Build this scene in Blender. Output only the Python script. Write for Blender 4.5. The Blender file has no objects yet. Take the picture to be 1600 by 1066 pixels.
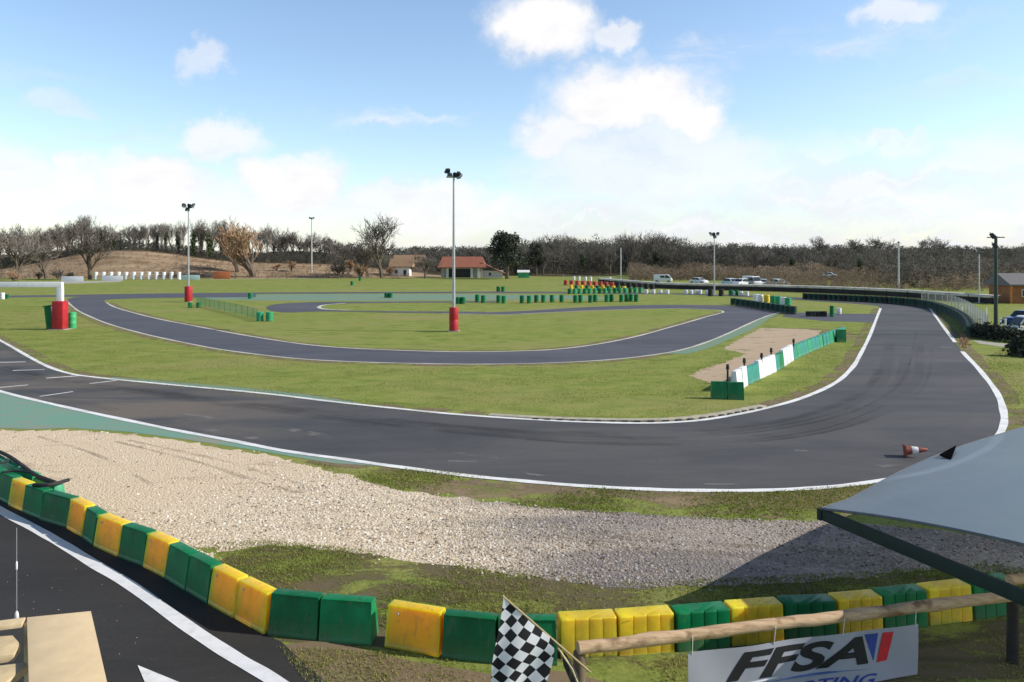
import bpy, bmesh, math, random
import numpy as np
from mathutils import Vector, Matrix
from mathutils.geometry import tessellate_polygon

R = math.radians
random.seed(7)
rng = np.random.default_rng(7)
scene = bpy.context.scene
COL = scene.collection

# ------------------------------------------------------------------ camera
F, HY, CX, H = 1200.0, 402.0, 800.0, 6.0      # focal length (px of a 1600 px wide frame), horizon row, eye height
cam_d = bpy.data.cameras.new("camera")
cam_d.sensor_width = 36.0
cam_d.lens = 36.0 * F / 1600.0
cam_d.shift_y = -(533.0 - HY) / 1600.0
cam_d.clip_start = 0.1
cam_d.clip_end = 12000
cam = bpy.data.objects.new("camera", cam_d)
cam.location = (0, 0, H)
cam.rotation_euler = (R(90), 0, 0)
COL.objects.link(cam)
scene.camera = cam

def G(px, py, z=0.0):
    """ground (or height z) point seen at a survey pixel of the photograph"""
    y = F * (H - z) / (py - HY)
    return Vector(((px - CX) * y / F, y, z))

def GD(px, d, z=0.0):
    return Vector(((px - CX) * d / F, d, z))

def PX(x, y, z=0.0):
    return CX + F * x / y, HY + F * (H - z) / y

# ------------------------------------------------------------------ render
scene.render.engine = 'CYCLES'
scene.view_settings.view_transform = 'Standard'
scene.view_settings.look = 'None'
scene.view_settings.exposure = 0
scene.view_settings.gamma = 1
scene.cycles.max_bounces = 4
scene.cycles.transparent_max_bounces = 12

# ------------------------------------------------------------------ node helpers
class NT:
    def __init__(self, tree):
        self.t = tree
        self.t.nodes.clear()
    def n(self, typ, **kw):
        nd = self.t.nodes.new(typ)
        for k, v in kw.items():
            if k.startswith('_'):
                setattr(nd, k[1:], v)
        return nd
    def link(self, a, b):
        self.t.links.new(a, b)
    def val(self, sock, v):
        if hasattr(v, 'is_output') or isinstance(v, bpy.types.NodeSocket):
            self.link(v, sock)
        else:
            sock.default_value = v
    def math(self, op, a, b=None, c=None, clamp=False):
        nd = self.n('ShaderNodeMath'); nd.operation = op; nd.use_clamp = clamp
        self.val(nd.inputs[0], a)
        if b is not None: self.val(nd.inputs[1], b)
        if c is not None: self.val(nd.inputs[2], c)
        return nd.outputs[0]
    def vmath(self, op, a, b=None):
        nd = self.n('ShaderNodeVectorMath'); nd.operation = op
        self.val(nd.inputs[0], a)
        if b is not None: self.val(nd.inputs[1], b)
        return nd.outputs['Value'] if op == 'LENGTH' else nd.outputs[0]
    def noise(self, vec, scale, detail=4, rough=0.55, dist=0.0):
        nd = self.n('ShaderNodeTexNoise')
        nd.inputs['Scale'].default_value = scale
        nd.inputs['Detail'].default_value = detail
        nd.inputs['Roughness'].default_value = rough
        nd.inputs['Distortion'].default_value = dist
        if vec is not None: self.link(vec, nd.inputs['Vector'])
        return nd
    def mrange(self, v, a, b, c=0.0, d=1.0, smooth=False):
        nd = self.n('ShaderNodeMapRange')
        nd.interpolation_type = 'SMOOTHSTEP' if smooth else 'LINEAR'
        self.val(nd.inputs[0], v)
        for i, x in enumerate((a, b, c, d)): self.val(nd.inputs[i + 1], x)
        return nd.outputs[0]
    def mix(self, fac, a, b, blend='MIX'):
        nd = self.n('ShaderNodeMix'); nd.data_type = 'RGBA'; nd.blend_type = blend
        self.val(nd.inputs[0], fac)
        self.val(nd.inputs[6], a if not isinstance(a, tuple) else (*a[:3], 1))
        self.val(nd.inputs[7], b if not isinstance(b, tuple) else (*b[:3], 1))
        return nd.outputs[2]
    def ramp(self, fac, stops):
        nd = self.n('ShaderNodeValToRGB')
        e = nd.color_ramp.elements
        while len(e) < len(stops): e.new(0.5)
        for el, (p, c) in zip(e, stops):
            el.position = p; el.color = (*c[:3], 1)
        self.link(fac, nd.inputs[0])
        return nd.outputs[0]

def new_mat(name):
    m = bpy.data.materials.new(name); m.use_nodes = True
    nt = NT(m.node_tree)
    out = nt.n('ShaderNodeOutputMaterial')
    b = nt.n('ShaderNodeBsdfPrincipled')
    nt.link(b.outputs[0], out.inputs[0])
    return m, nt, b, out

def geo_pos(nt):
    return nt.n('ShaderNodeNewGeometry').outputs['Position']

def scaled(nt, vec, s):
    return nt.vmath('MULTIPLY', vec, s)

def bump(nt, b, h, strength=0.3, dist=0.02):
    nd = nt.n('ShaderNodeBump')
    nd.inputs['Strength'].default_value = strength
    nd.inputs['Distance'].default_value = dist
    nt.link(h, nd.inputs['Height'])
    nt.link(nd.outputs[0], b.inputs['Normal'])

MATS = {}
def simple(name, col, rough=0.6, metal=0.0, var=0.25, scale=6.0, spec=0.5, dirt=None, rnd=0.0, bmp=0.0, trans=0.0, sss=None):
    """object-space noise variation, optional dirt near the ground, optional per-object brightness"""
    if name in MATS: return MATS[name]
    m, nt, b, out = new_mat(name)
    tc = nt.n('ShaderNodeTexCoord')
    ns = nt.noise(tc.outputs['Object'], scale, 5, 0.6)
    f = nt.mrange(ns.outputs[0], 0.3, 0.7, 1 - var, 1 + var)
    c = nt.mix(1.0, tuple(col), (1, 1, 1), 'MULTIPLY')
    vm = nt.n('ShaderNodeVectorMath'); vm.operation = 'SCALE'
    vm.inputs[0].default_value = col[:3]
    nt.link(f, vm.inputs['Scale'])
    cs = vm.outputs[0]
    if rnd:
        oi = nt.n('ShaderNodeObjectInfo')
        k = nt.mrange(oi.outputs['Random'], 0, 1, 1 - rnd, 1 + rnd)
        v2 = nt.n('ShaderNodeVectorMath'); v2.operation = 'SCALE'
        nt.link(cs, v2.inputs[0]); nt.link(k, v2.inputs['Scale']); cs = v2.outputs[0]
    if dirt:
        sep = nt.n('ShaderNodeSeparateXYZ'); nt.link(geo_pos(nt), sep.inputs[0])
        n2 = nt.noise(tc.outputs['Object'], scale * 1.7, 5, 0.65)
        hgt = nt.math('ADD', sep.outputs[2], nt.mrange(n2.outputs[0], 0, 1, -0.22, 0.22))
        fac = nt.mrange(hgt, 0.0, 0.35, dirt[1], 0.0, True)
        cs = nt.mix(fac, cs, dirt[0])
        n3 = nt.noise(scaled(nt, geo_pos(nt), (9, 9, 2.5)), 1.0, 5, 0.75, 0.4)
        cs = nt.mix(nt.mrange(n3.outputs[0], 0.55, 0.72, 0, 0.45), cs, dirt[0])
        n6 = nt.noise(scaled(nt, geo_pos(nt), (5, 5, 16)), 1.0, 4, 0.7, 0.8)
        cs = nt.mix(nt.mrange(n6.outputs[0], 0.62, 0.70, 0, 0.5), cs, (0.03, 0.03, 0.025))
    nt.link(cs, b.inputs['Base Color'])
    b.inputs['Roughness'].default_value = rough
    b.inputs['Metallic'].default_value = metal
    b.inputs['Specular IOR Level'].default_value = spec
    if bmp: bump(nt, b, ns.outputs[0], bmp, 0.02)
    if trans:
        tr = nt.n('ShaderNodeBsdfTranslucent'); nt.link(cs, tr.inputs[0])
        mx = nt.n('ShaderNodeMixShader'); mx.inputs[0].default_value = trans
        nt.link(b.outputs[0], mx.inputs[1]); nt.link(tr.outputs[0], mx.inputs[2])
        nt.link(mx.outputs[0], out.inputs[0])
    if sss:
        b.inputs['Subsurface Weight'].default_value = sss[0]; b.inputs['Subsurface Radius'].default_value = sss[1]; b.inputs['Subsurface Scale'].default_value = sss[2]
    MATS[name] = m
    return m

# ------------------------------------------------------------------ surfaces of the setting
def mat_grass(name='grass_ground', dry=0.0, dark=1.0):
    m, nt, b, _ = new_mat(name)
    p = geo_pos(nt)
    big = nt.noise(scaled(nt, p, (0.05, 0.09, 1)), 1.0, 5, 0.6, 0.4)
    mid = nt.noise(scaled(nt, p, (0.55, 0.9, 1)), 1.0, 5, 0.65, 0.6)
    fine = nt.noise(p, 9.0, 6, 0.75)
    c = nt.ramp(mid.outputs[0], [(0.28, (0.120 * dark, 0.180 * dark, 0.028 * dark)), (0.5, (0.226 * dark, 0.266 * dark, 0.060 * dark)),
                                 (0.72, (0.285 * dark, 0.290 * dark, 0.080 * dark))])
    c = nt.mix(nt.mrange(big.outputs[0], 0.46 - dry, 0.72 - dry, 0.0, 0.8, True), c, (0.30 * dark, 0.265 * dark, 0.105 * dark))
    vm = nt.n('ShaderNodeVectorMath'); vm.operation = 'SCALE'
    nt.link(c, vm.inputs[0]); nt.link(nt.mrange(fine.outputs[0], 0.3, 0.7, 0.75, 1.22), vm.inputs['Scale'])
    nt.link(vm.outputs[0], b.inputs['Base Color'])
    b.inputs['Roughness'].default_value = 1.0
    b.inputs['Specular IOR Level'].default_value = 0.1
    bump(nt, b, fine.outputs[0], 0.5, 0.05)
    return m

def mat_asphalt(name, base, tint, dust=0.0, wear=0.35, rough=0.75):
    m, nt, b, _ = new_mat(name)
    p = geo_pos(nt)
    big = nt.noise(scaled(nt, p, (0.10, 0.32, 1)), 1.0, 6, 0.62, 0.7)
    patch = nt.noise(scaled(nt, p, (0.5, 1.4, 1)), 1.0, 6, 0.7, 0.4)
    grain = nt.noise(p, 55.0, 3, 0.8)
    spk = nt.noise(p, 14.0, 6, 0.8)
    c = nt.ramp(big.outputs[0], [(0.3, tuple(x * (1 - wear) for x in base)), (0.55, base), (0.75, tuple(x * (1 + wear) for x in base))])
    c = nt.mix(nt.mrange(patch.outputs[0], 0.48, 0.75, 0, 0.5), c, tint)
    if dust:
        sep = nt.n('ShaderNodeSeparateXYZ'); nt.link(p, sep.inputs[0])
        side = nt.mrange(sep.outputs[0], -6.0, -14.0, 0.15, 1.0, True)
        d = nt.math('MULTIPLY', nt.mrange(big.outputs[0], 0.42, 0.62, 0, dust, True), side)
        c = nt.mix(d, c, (0.17, 0.135, 0.10))
    vm = nt.n('ShaderNodeVectorMath'); vm.operation = 'SCALE'
    k = nt.math('MULTIPLY', nt.mrange(grain.outputs[0], 0.25, 0.75, 0.72, 1.28), nt.mrange(spk.outputs[0], 0.3, 0.7, 0.85, 1.15))
    nt.link(c, vm.inputs[0]); nt.link(k, vm.inputs['Scale'])
    nt.link(vm.outputs[0], b.inputs['Base Color'])
    b.inputs['Roughness'].default_value = rough
    b.inputs['Specular IOR Level'].default_value = 0.35
    bump(nt, b, grain.outputs[0], 0.35, 0.006)
    return m

def mat_gravel():
    m, nt, b, _ = new_mat('gravel')
    p = geo_pos(nt)
    v = nt.n('ShaderNodeTexVoronoi'); v.inputs['Scale'].default_value = 17.0
    nt.link(p, v.inputs['Vector'])
    v2 = nt.n('ShaderNodeTexVoronoi'); v2.inputs['Scale'].default_value = 38.0
    nt.link(p, v2.inputs['Vector'])
    sx = nt.n('ShaderNodeSeparateColor'); nt.link(v.outputs['Color'], sx.inputs[0])
    s2 = nt.n('ShaderNodeSeparateColor'); nt.link(v2.outputs['Color'], s2.inputs[0])
    c = nt.ramp(sx.outputs[0], [(0.0, (0.34, 0.25, 0.16)), (0.25, (0.60, 0.475, 0.32)), (0.8, (0.78, 0.65, 0.47)), (1.0, (0.90, 0.82, 0.67))])
    c = nt.mix(0.45, c, nt.ramp(s2.outputs[0], [(0.0, (0.34, 0.25, 0.16)), (0.3, (0.70, 0.57, 0.39)), (1.0, (0.88, 0.76, 0.58))]))
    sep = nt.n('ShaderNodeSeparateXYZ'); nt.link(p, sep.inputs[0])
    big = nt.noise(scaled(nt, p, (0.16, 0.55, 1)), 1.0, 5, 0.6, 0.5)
    # fine sandy dust to the left and along the top edge, greyer and darker tone to the right
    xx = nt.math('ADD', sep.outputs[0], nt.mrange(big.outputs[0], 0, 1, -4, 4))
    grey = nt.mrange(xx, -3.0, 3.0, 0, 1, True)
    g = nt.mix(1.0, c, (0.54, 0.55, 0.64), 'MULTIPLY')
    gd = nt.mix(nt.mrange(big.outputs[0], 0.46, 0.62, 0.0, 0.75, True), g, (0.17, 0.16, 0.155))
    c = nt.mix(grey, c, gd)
    sand = nt.mrange(nt.math('ADD', xx, nt.math('MULTIPLY', sep.outputs[1], -0.8)), -19.0, -25.0, 0, 0.8, True)
    c = nt.mix(sand, c, (0.72, 0.565, 0.39))
    dirt = nt.noise(scaled(nt, p, (0.35, 1.1, 1)), 1.0, 6, 0.7, 0.8)
    c = nt.mix(nt.mrange(dirt.outputs[0], 0.55, 0.68, 0, 0.65, True), c, (0.34, 0.24, 0.155))
    nt.link(c, b.inputs['Base Color'])
    b.inputs['Roughness'].default_value = 0.95
    b.inputs['Specular IOR Level'].default_value = 0.2
    h = nt.math('ADD', v.outputs['Distance'], nt.math('MULTIPLY', v2.outputs['Distance'], 0.5))
    bump(nt, b, nt.math('MULTIPLY', h, -1.0), 0.6, 0.04)
    return m

def mat_paint(name, col, worn, amount=0.5, sc=3.0, soft=0.0):
    m, nt, b, _ = new_mat(name)
    p = geo_pos(nt)
    n1 = nt.noise(p, sc, 6, 0.7, 0.5)
    n2 = nt.noise(p, 40, 3, 0.8)
    n3 = nt.noise(scaled(nt, p, (0.3, 0.9, 1)), 1.0, 5, 0.65, 1.0)
    f = nt.math('ADD', nt.mrange(n1.outputs[0], 0.5, 0.72, 0, amount), nt.mrange(n3.outputs[0], 0.5, 0.68, 0, amount * 0.8), clamp=True)
    f = nt.math('MULTIPLY', f, nt.mrange(n2.outputs[0], 0.3, 0.6, 0.6, 1.0))
    nt.link(nt.mix(f, col, worn), b.inputs['Base Color'])
    if soft:
        n4 = nt.noise(scaled(nt, p, (0.5, 1.1, 1)), 1.0, 6, 0.72, 0.6); n5 = nt.noise(p, 13, 4, 0.75)
        k = nt.math('ADD', n4.outputs[0], nt.mrange(n5.outputs[0], 0, 1, -0.16, 0.16))
        nt.link(nt.mrange(k, 0.40 if soft < 0.95 else 0.28, 0.58 if soft < 0.95 else 0.44, 0.0, soft, True), b.inputs['Alpha'])
    b.inputs['Roughness'].default_value = 0.8
    b.inputs['Specular IOR Level'].default_value = 0.2
    return m

def mat_bank():
    m, nt, b, _ = new_mat('dry_bank')
    p = geo_pos(nt)
    n1 = nt.noise(scaled(nt, p, (0.06, 0.2, 0.5)), 1.0, 6, 0.65, 0.8)
    n2 = nt.noise(p, 0.9, 5, 0.75)
    c = nt.ramp(n1.outputs[0], [(0.3, (0.19, 0.125, 0.07)), (0.5, (0.37, 0.26, 0.165)), (0.7, (0.46, 0.35, 0.225))])
    c = nt.mix(nt.mrange(n2.outputs[0], 0.5, 0.75, 0, 0.5), c, (0.10, 0.095, 0.05))
    nt.link(c, b.inputs['Base Color']); b.inputs['Roughness'].default_value = 1
    b.inputs['Specular IOR Level'].default_value = 0.05
    return m

def mat_hill():
    m, nt, b, _ = new_mat('hill_ground')
    p = geo_pos(nt)
    n1 = nt.noise(scaled(nt, p, (0.02, 0.02, 0.1)), 1.0, 6, 0.65, 0.4)
    c = nt.ramp(n1.outputs[0], [(0.35, (0.05, 0.05, 0.03)), (0.55, (0.09, 0.075, 0.045)), (0.72, (0.12, 0.12, 0.05))])
    nt.link(c, b.inputs['Base Color']); b.inputs['Roughness'].default_value = 1
    b.inputs['Specular IOR Level'].default_value = 0.05
    return m

M_GRASS = mat_grass()
M_ASPH = mat_asphalt('asphalt_track', (0.077, 0.075, 0.076), (0.107, 0.102, 0.098), dust=0.8, wear=0.3)
M_ASPH_IN = mat_asphalt('asphalt_infield', (0.088, 0.088, 0.104), (0.125, 0.122, 0.135), wear=0.3)
M_ASPH_PIT = mat_asphalt('asphalt_pit', (0.036, 0.034, 0.032), (0.052, 0.047, 0.043), wear=0.25, rough=0.85)
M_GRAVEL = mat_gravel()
M_WHITE = mat_paint('white_line_paint', (0.82, 0.82, 0.80), (0.26, 0.25, 0.24), 0.55)
M_WHITE_WORN = mat_paint('worn_line_paint', (0.62, 0.59, 0.50), (0.20, 0.19, 0.17), 0.6)
M_GREENP = mat_paint('green_ground_paint', (0.17, 0.32, 0.24), (0.30, 0.27, 0.21), 0.9, 0.7)
M_TEAL = mat_paint('pale_green_ground_paint', (0.17, 0.27, 0.19), (0.23, 0.25, 0.12), 0.8, 0.5)
M_DIRT = mat_paint('bare_dirt', (0.30, 0.215, 0.13), (0.22, 0.20, 0.08), 0.8, 1.6, 0.9)
M_SAND = mat_paint('sandy_dirt', (0.50, 0.37, 0.25), (0.42, 0.36, 0.22), 0.7, 0.8, 0.97)
M_PATH = mat_paint('pale_path', (0.42, 0.40, 0.34), (0.28, 0.27, 0.18), 0.5, 0.5)

# ------------------------------------------------------------------ mesh builder
class MB:
    def __init__(self):
        self.v = []; self.f = []; self.mi = []; self.cur = 0
    def add(self, vs, fs):
        o = len(self.v)
        self.v += [tuple(p) for p in vs]
        self.f += [tuple(i + o for i in f) for f in fs]
        self.mi += [self.cur] * len(fs)
    def box(self, c, s, rz=0.0, taper=(1, 1), M=None):
        hx, hy, hz = s[0] / 2, s[1] / 2, s[2] / 2
        vs = []
        for z, k in ((-hz, (1, 1)), (hz, taper)):
            for x, y in ((-1, -1), (1, -1), (1, 1), (-1, 1)):
                vs.append(Vector((x * hx * k[0], y * hy * k[1], z)))
        rot = Matrix.Rotation(rz, 3, 'Z') if M is None else M
        vs = [rot @ v + Vector(c) for v in vs]
        self.add(vs, [(3, 2, 1, 0), (4, 5, 6, 7), (0, 1, 5, 4), (1, 2, 6, 5), (2, 3, 7, 6), (3, 0, 4, 7)])
    def tube(self, pts, radii, n=8, cap=True):
        pts = [Vector(p) for p in pts]
        if not hasattr(radii, '__len__'): radii = [radii] * len(pts)
        vs = []; fs = []
        prev = None
        for i, p in enumerate(pts):
            d = (pts[min(i + 1, len(pts) - 1)] - pts[max(i - 1, 0)]).normalized()
            a = Vector((0, 0, 1)) if abs(d.z) < 0.9 else Vector((1, 0, 0))
            if prev is not None: a = prev
            u = (a - d * a.dot(d)).normalized(); w = d.cross(u); prev = u
            for k in range(n):
                t = 2 * math.pi * k / n
                vs.append(p + (u * math.cos(t) + w * math.sin(t)) * radii[i])
        for i in range(len(pts) - 1):
            for k in range(n):
                k2 = (k + 1) % n
                fs.append((i * n + k, i * n + k2, (i + 1) * n + k2, (i + 1) * n + k))
        if cap:
            fs.append(tuple(range(n - 1, -1, -1)))
            fs.append(tuple((len(pts) - 1) * n + k for k in range(n)))
        self.add(vs, fs)
    def lathe(self, prof, n=16, c=(0, 0, 0)):
        vs = []; fs = []
        for r, z in prof:
            for k in range(n):
                t = 2 * math.pi * k / n
                vs.append((c[0] + r * math.cos(t), c[1] + r * math.sin(t), c[2] + z))
        m = len(prof)
        for i in range(m - 1):
            for k in range(n):
                k2 = (k + 1) % n
                fs.append((i * n + k, i * n + k2, (i + 1) * n + k2, (i + 1) * n + k))
        fs.append(tuple(range(n - 1, -1, -1)))
        fs.append(tuple((m - 1) * n + k for k in range(n)))
        self.add(vs, fs)
    def prism(self, poly, axis_vec, origin=(0, 0, 0)):
        """poly: list of 3D points (planar), extruded along axis_vec"""
        n = len(poly); a = Vector(axis_vec)
        vs = [Vector(p) for p in poly] + [Vector(p) + a for p in poly]
        fs = [tuple(range(n - 1, -1, -1)), tuple(range(n, 2 * n))]
        fs += [(i, (i + 1) % n, n + (i + 1) % n, n + i) for i in range(n)]
        self.add(vs, fs)
    def mesh(self, name, mats, smooth=True, angle=35):
        me = bpy.data.meshes.new(name)
        me.from_pydata(self.v, [], self.f)
        if not isinstance(mats, (list, tuple)): mats = [mats]
        for m in mats: me.materials.append(m)
        if len(mats) > 1: me.polygons.foreach_set('material_index', self.mi)
        bm = bmesh.new(); bm.from_mesh(me)
        bmesh.ops.recalc_face_normals(bm, faces=bm.faces)
        bm.to_mesh(me); bm.free()
        if smooth:
            me.polygons.foreach_set('use_smooth', [True] * len(me.polygons))
            me.set_sharp_from_angle(angle=R(angle))
        me.update()
        return me
    def build(self, name, mats, parent=None, smooth=True, bevel=0.0, angle=35):
        me = self.mesh(name, mats, smooth and not bevel, angle)
        if bevel:
            bm = bmesh.new(); bm.from_mesh(me)
            es = [e for e in bm.edges if len(e.link_faces) == 2 and e.calc_face_angle(0) > R(30)]
            bmesh.ops.bevel(bm, geom=es, offset=bevel, segments=2, affect='EDGES', profile=0.6)
            bm.to_mesh(me); bm.free()
            me.polygons.foreach_set('use_smooth', [True] * len(me.polygons))
            me.set_sharp_from_angle(angle=R(50))
        return link(me, name, parent)

def link(me, name, parent=None):
    o = bpy.data.objects.new(name, me)
    COL.objects.link(o)
    if parent is not None: o.parent = parent
    return o

def np_mesh(name, verts, tris, mat, attr=None):
    me = bpy.data.meshes.new(name)
    nv, nf = len(verts), len(tris)
    k = tris.shape[1]
    me.vertices.add(nv); me.vertices.foreach_set('co', np.ascontiguousarray(verts, dtype=np.float32).ravel())
    me.loops.add(nf * k); me.loops.foreach_set('vertex_index', np.ascontiguousarray(tris, dtype=np.int32).ravel())
    me.polygons.add(nf)
    me.polygons.foreach_set('loop_start', np.arange(0, nf * k, k, dtype=np.int32))
    if attr is not None:
        a = me.attributes.new('tone', 'FLOAT', 'POINT')
        a.data.foreach_set('value', np.ascontiguousarray(attr, dtype=np.float32))
    me.materials.append(mat)
    me.update(calc_edges=True)
    return me

def tag(o, label=None, cat=None, group=None, kind=None):
    if label: o['label'] = label
    if cat: o['category'] = cat
    if group: o['group'] = group
    if kind: o['kind'] = kind
    return o

def empty(name, loc, rz=0.0, s=1.0):
    o = bpy.data.objects.new(name, None)
    o.empty_display_size = 0.3
    o.location = loc; o.rotation_euler = (0, 0, rz); o.scale = (s, s, s)
    COL.objects.link(o)
    return o

def copy_tree(o, parent=None):
    c = o.copy(); COL.objects.link(c)
    if parent is not None: c.parent = parent
    for ch in list(KIDS.get(o.name, [])) or [k for k in o.children]:
        copy_tree(ch, c)
    return c
KIDS = {}

def place(proto, used, loc, rz=0.0, s=1.0, label=None, group=None):
    """first use moves the prototype itself, later uses copy it with its parts"""
    o = proto if proto.name not in used else copy_tree(proto)
    used.add(proto.name)
    o.location = loc; o.rotation_euler = (0, 0, rz)
    o.scale = s if hasattr(s, '__len__') else (s, s, s)
    if label: o['label'] = label
    if group: o['group'] = group
    return o
USED = set()

# ------------------------------------------------------------------ curves on the ground
def cr(pts, per=8):
    """Catmull-Rom through 2D/3D points"""
    P = [Vector(p) for p in pts]
    P = [P[0] * 2 - P[1]] + P + [P[-1] * 2 - P[-2]]
    out = []
    for i in range(1, len(P) - 2):
        p0, p1, p2, p3 = P[i - 1], P[i], P[i + 1], P[i + 2]
        for k in range(per):
            t = k / per
            out.append(0.5 * ((2 * p1) + (p2 - p0) * t + (2 * p0 - 5 * p1 + 4 * p2 - p3) * t * t + (3 * p1 - p0 - 3 * p2 + p3) * t ** 3))
    out.append(P[-2])
    return out

def gpath(px, per=8, z=0.0):
    return cr([G(x, y) for x, y in px], per)

def sheet(name, outline, mat, z, kind='structure', jitter=0.0, parent=None):
    pts = [Vector((p[0], p[1], 0)) for p in outline]
    if jitter:
        new = []
        for i, p in enumerate(pts):
            q = pts[(i + 1) % len(pts)]
            n = max(1, int((q - p).length / 0.25)); n = min(n, 60)
            for k in range(n):
                a = p.lerp(q, k / n)
                j = jitter * min(1.6, a.y / 16)
                new.append(a + Vector((random.uniform(-j, j), random.uniform(-j, j) * 1.3, 0)))
        pts = new
    tris = tessellate_polygon([pts])
    me = bpy.data.meshes.new(name)
    me.from_pydata([(p.x, p.y, z) for p in pts], [], [tuple(t) for t in tris])
    bm = bmesh.new(); bm.from_mesh(me)
    for f in bm.faces:
        if f.normal.z < 0: f.normal_flip()
    bm.to_mesh(me); bm.free()
    me.materials.append(mat)
    o = link(me, name, parent)
    if kind: o['kind'] = kind
    return o

def ribbon(name, path, w, mat, z, kind='structure', wob=0.0, parent=None, t=0.0):
    vs = []; fs = []
    n = len(path)
    ph = random.uniform(0, 6)
    for i, p in enumerate(path):
        d = (path[min(i + 1, n - 1)] - path[max(i - 1, 0)]); d.z = 0
        d.normalize(); s = Vector((-d.y, d.x, 0))
        k = w / 2 * (1 + wob * (math.sin(i * 0.9 + ph) + 0.6 * math.sin(i * 0.37 + 2 * ph)))
        p = p + s * (w * wob * 0.4 * math.sin(i * 0.53 + ph))
        a, b = p + s * k, p - s * k
        vs += [(a.x, a.y, z), (b.x, b.y, z)]
        if i: fs.append((2 * i - 2, 2 * i - 1, 2 * i + 1, 2 * i))
    me = bpy.data.meshes.new(name); me.from_pydata(vs, [], fs)
    bm = bmesh.new(); bm.from_mesh(me)
    for f in bm.faces:
        if f.normal.z < 0: f.normal_flip()
    if t:
        r = bmesh.ops.extrude_face_region(bm, geom=bm.faces[:])
        bmesh.ops.translate(bm, vec=(0, 0, t), verts=[v for v in r['geom'] if isinstance(v, bmesh.types.BMVert)])
        bmesh.ops.recalc_face_normals(bm, faces=bm.faces)
    bm.to_mesh(me); bm.free()
    me.materials.append(mat)
    o = link(me, name, parent)
    if kind: o['kind'] = kind
    return o

def inside(poly, x, y):
    """vectorised point in polygon"""
    x = np.asarray(x); y = np.asarray(y)
    r = np.zeros(x.shape, bool)
    n = len(poly)
    for i in range(n):
        x1, y1 = poly[i][0], poly[i][1]; x2, y2 = poly[(i + 1) % n][0], poly[(i + 1) % n][1]
        c = ((y1 > y) != (y2 > y))
        with np.errstate(divide='ignore', invalid='ignore'):
            r ^= c & (x < (x2 - x1) * (y - y1) / (y2 - y1 + 1e-12) + x1)
    return r

# ------------------------------------------------------------------ ground
def terrain_z(x, y):
    """low dry bank to the left, wooded rise beyond"""
    def ss(a, b, t):
        t = np.clip((t - a) / (b - a), 0, 1); return t * t * (3 - 2 * t)
    px = CX + F * x / np.maximum(y, 1)
    rise = ss(225, 420, y) * 5.5 + ss(420, 1200, y) * (7 + 3 * np.sin(px * 0.011)) * np.clip((px - 500) / 300, 0.45, 1.1)
    bump_ = 8.2 * np.exp(-((px - 195) / 150.0) ** 2) * ss(212, 250, y) * (1 - 0.6 * ss(300, 420, y))
    low = 3.4 * np.exp(-((px - 470) / 130.0) ** 2) * ss(215, 250, y)
    return rise + bump_ + low

g = bpy.data.meshes.new('ground')
S = 6000
g.from_pydata([(-S, -300, 0), (S, -300, 0), (S, 9000, 0), (-S, 9000, 0)], [], [(0, 1, 2, 3)])
g.materials.append(M_GRASS)
tag(link(g, 'ground'), kind='structure')

nx, ny = 220, 90
xs = np.linspace(-900, 900, nx)
ysn = np.concatenate([np.linspace(206, 300, 45), np.geomspace(304, 2600, 45)])
XX, YY = np.meshgrid(xs, ysn)
ZZ = terrain_z(XX, YY) - 0.15
ZZ += np.where(YY > 225, 0.5 * np.sin(XX * 0.11 + YY * 0.05) * np.clip((YY - 225) / 60, 0, 1), 0)
vv = np.stack([XX.ravel(), YY.ravel(), ZZ.ravel()], 1)
idx = np.arange(nx * ny).reshape(ny, nx)
ff = np.stack([idx[:-1, :-1].ravel(), idx[:-1, 1:].ravel(), idx[1:, 1:].ravel(), idx[1:, :-1].ravel()], 1)
hm = np_mesh('hills', vv, ff, mat_hill())
hm.materials.append(mat_bank())
cxs = CX + F * XX[:-1, :-1].ravel() / YY[:-1, :-1].ravel()
yc = YY[:-1, :-1].ravel()
sel = (yc < 262) & (cxs < 660)
hm.polygons.foreach_set('material_index', sel.astype(np.int32))
hm.polygons.foreach_set('use_smooth', [True] * len(hm.polygons))
tag(link(hm, 'hills'), kind='structure')

# ------------------------------------------------------------------ the track
IN_PX = [(-140, 470), (-60, 503), (0, 532), (60, 566), (105, 583), (150, 590), (250, 600), (400, 614), (520, 628), (640, 641), (740, 650), (850, 657), (950, 661), (1040, 661),
         (1110, 655), (1190, 640), (1260, 620), (1306, 598), (1329, 578), (1344, 555), (1360, 522), (1376, 482)]
OUT_PX = [(-220, 560), (-90, 590), (0, 612), (60, 627), (150, 647), (250, 668), (350, 687), (450, 706), (550, 720), (650, 734), (760, 747), (870, 757), (980, 764), (1080, 767),
          (1180, 767), (1280, 763), (1360, 754), (1440, 740), (1510, 718), (1552, 694), (1567, 667), (1568, 642), (1555, 610), (1530, 578), (1500, 545), (1472, 508), (1453, 482)]
inn = gpath(IN_PX); outp = gpath(OUT_PX)
far_l = [G(1376, 482), G(1368, 478), G(1330, 474.5), G(1270, 470.5), G(1200, 466), G(1120, 462.5), G(1050, 460)]
far_r = [G(1453, 482), G(1438, 476.5), G(1400, 472.5), G(1330, 468.5), G(1250, 465), G(1180, 462), G(1110, 459.5), G(1050, 458)]
fl = cr(far_l); fr = cr(far_r)
sheet('main_track', inn + fl[1:] + list(reversed(fr))[:-1] + list(reversed(outp)), M_ASPH, 0.008)
ribbon('inner_edge_line', inn, 0.24, M_WHITE, 0.016, wob=0.08)
ribbon('outer_edge_line', outp[: len(outp) - 17], 0.25, M_WHITE, 0.016, wob=0.08)
ribbon('far_edge_line', outp[len(outp) - 15:], 0.25, M_WHITE, 0.016, wob=0.08)

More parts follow.
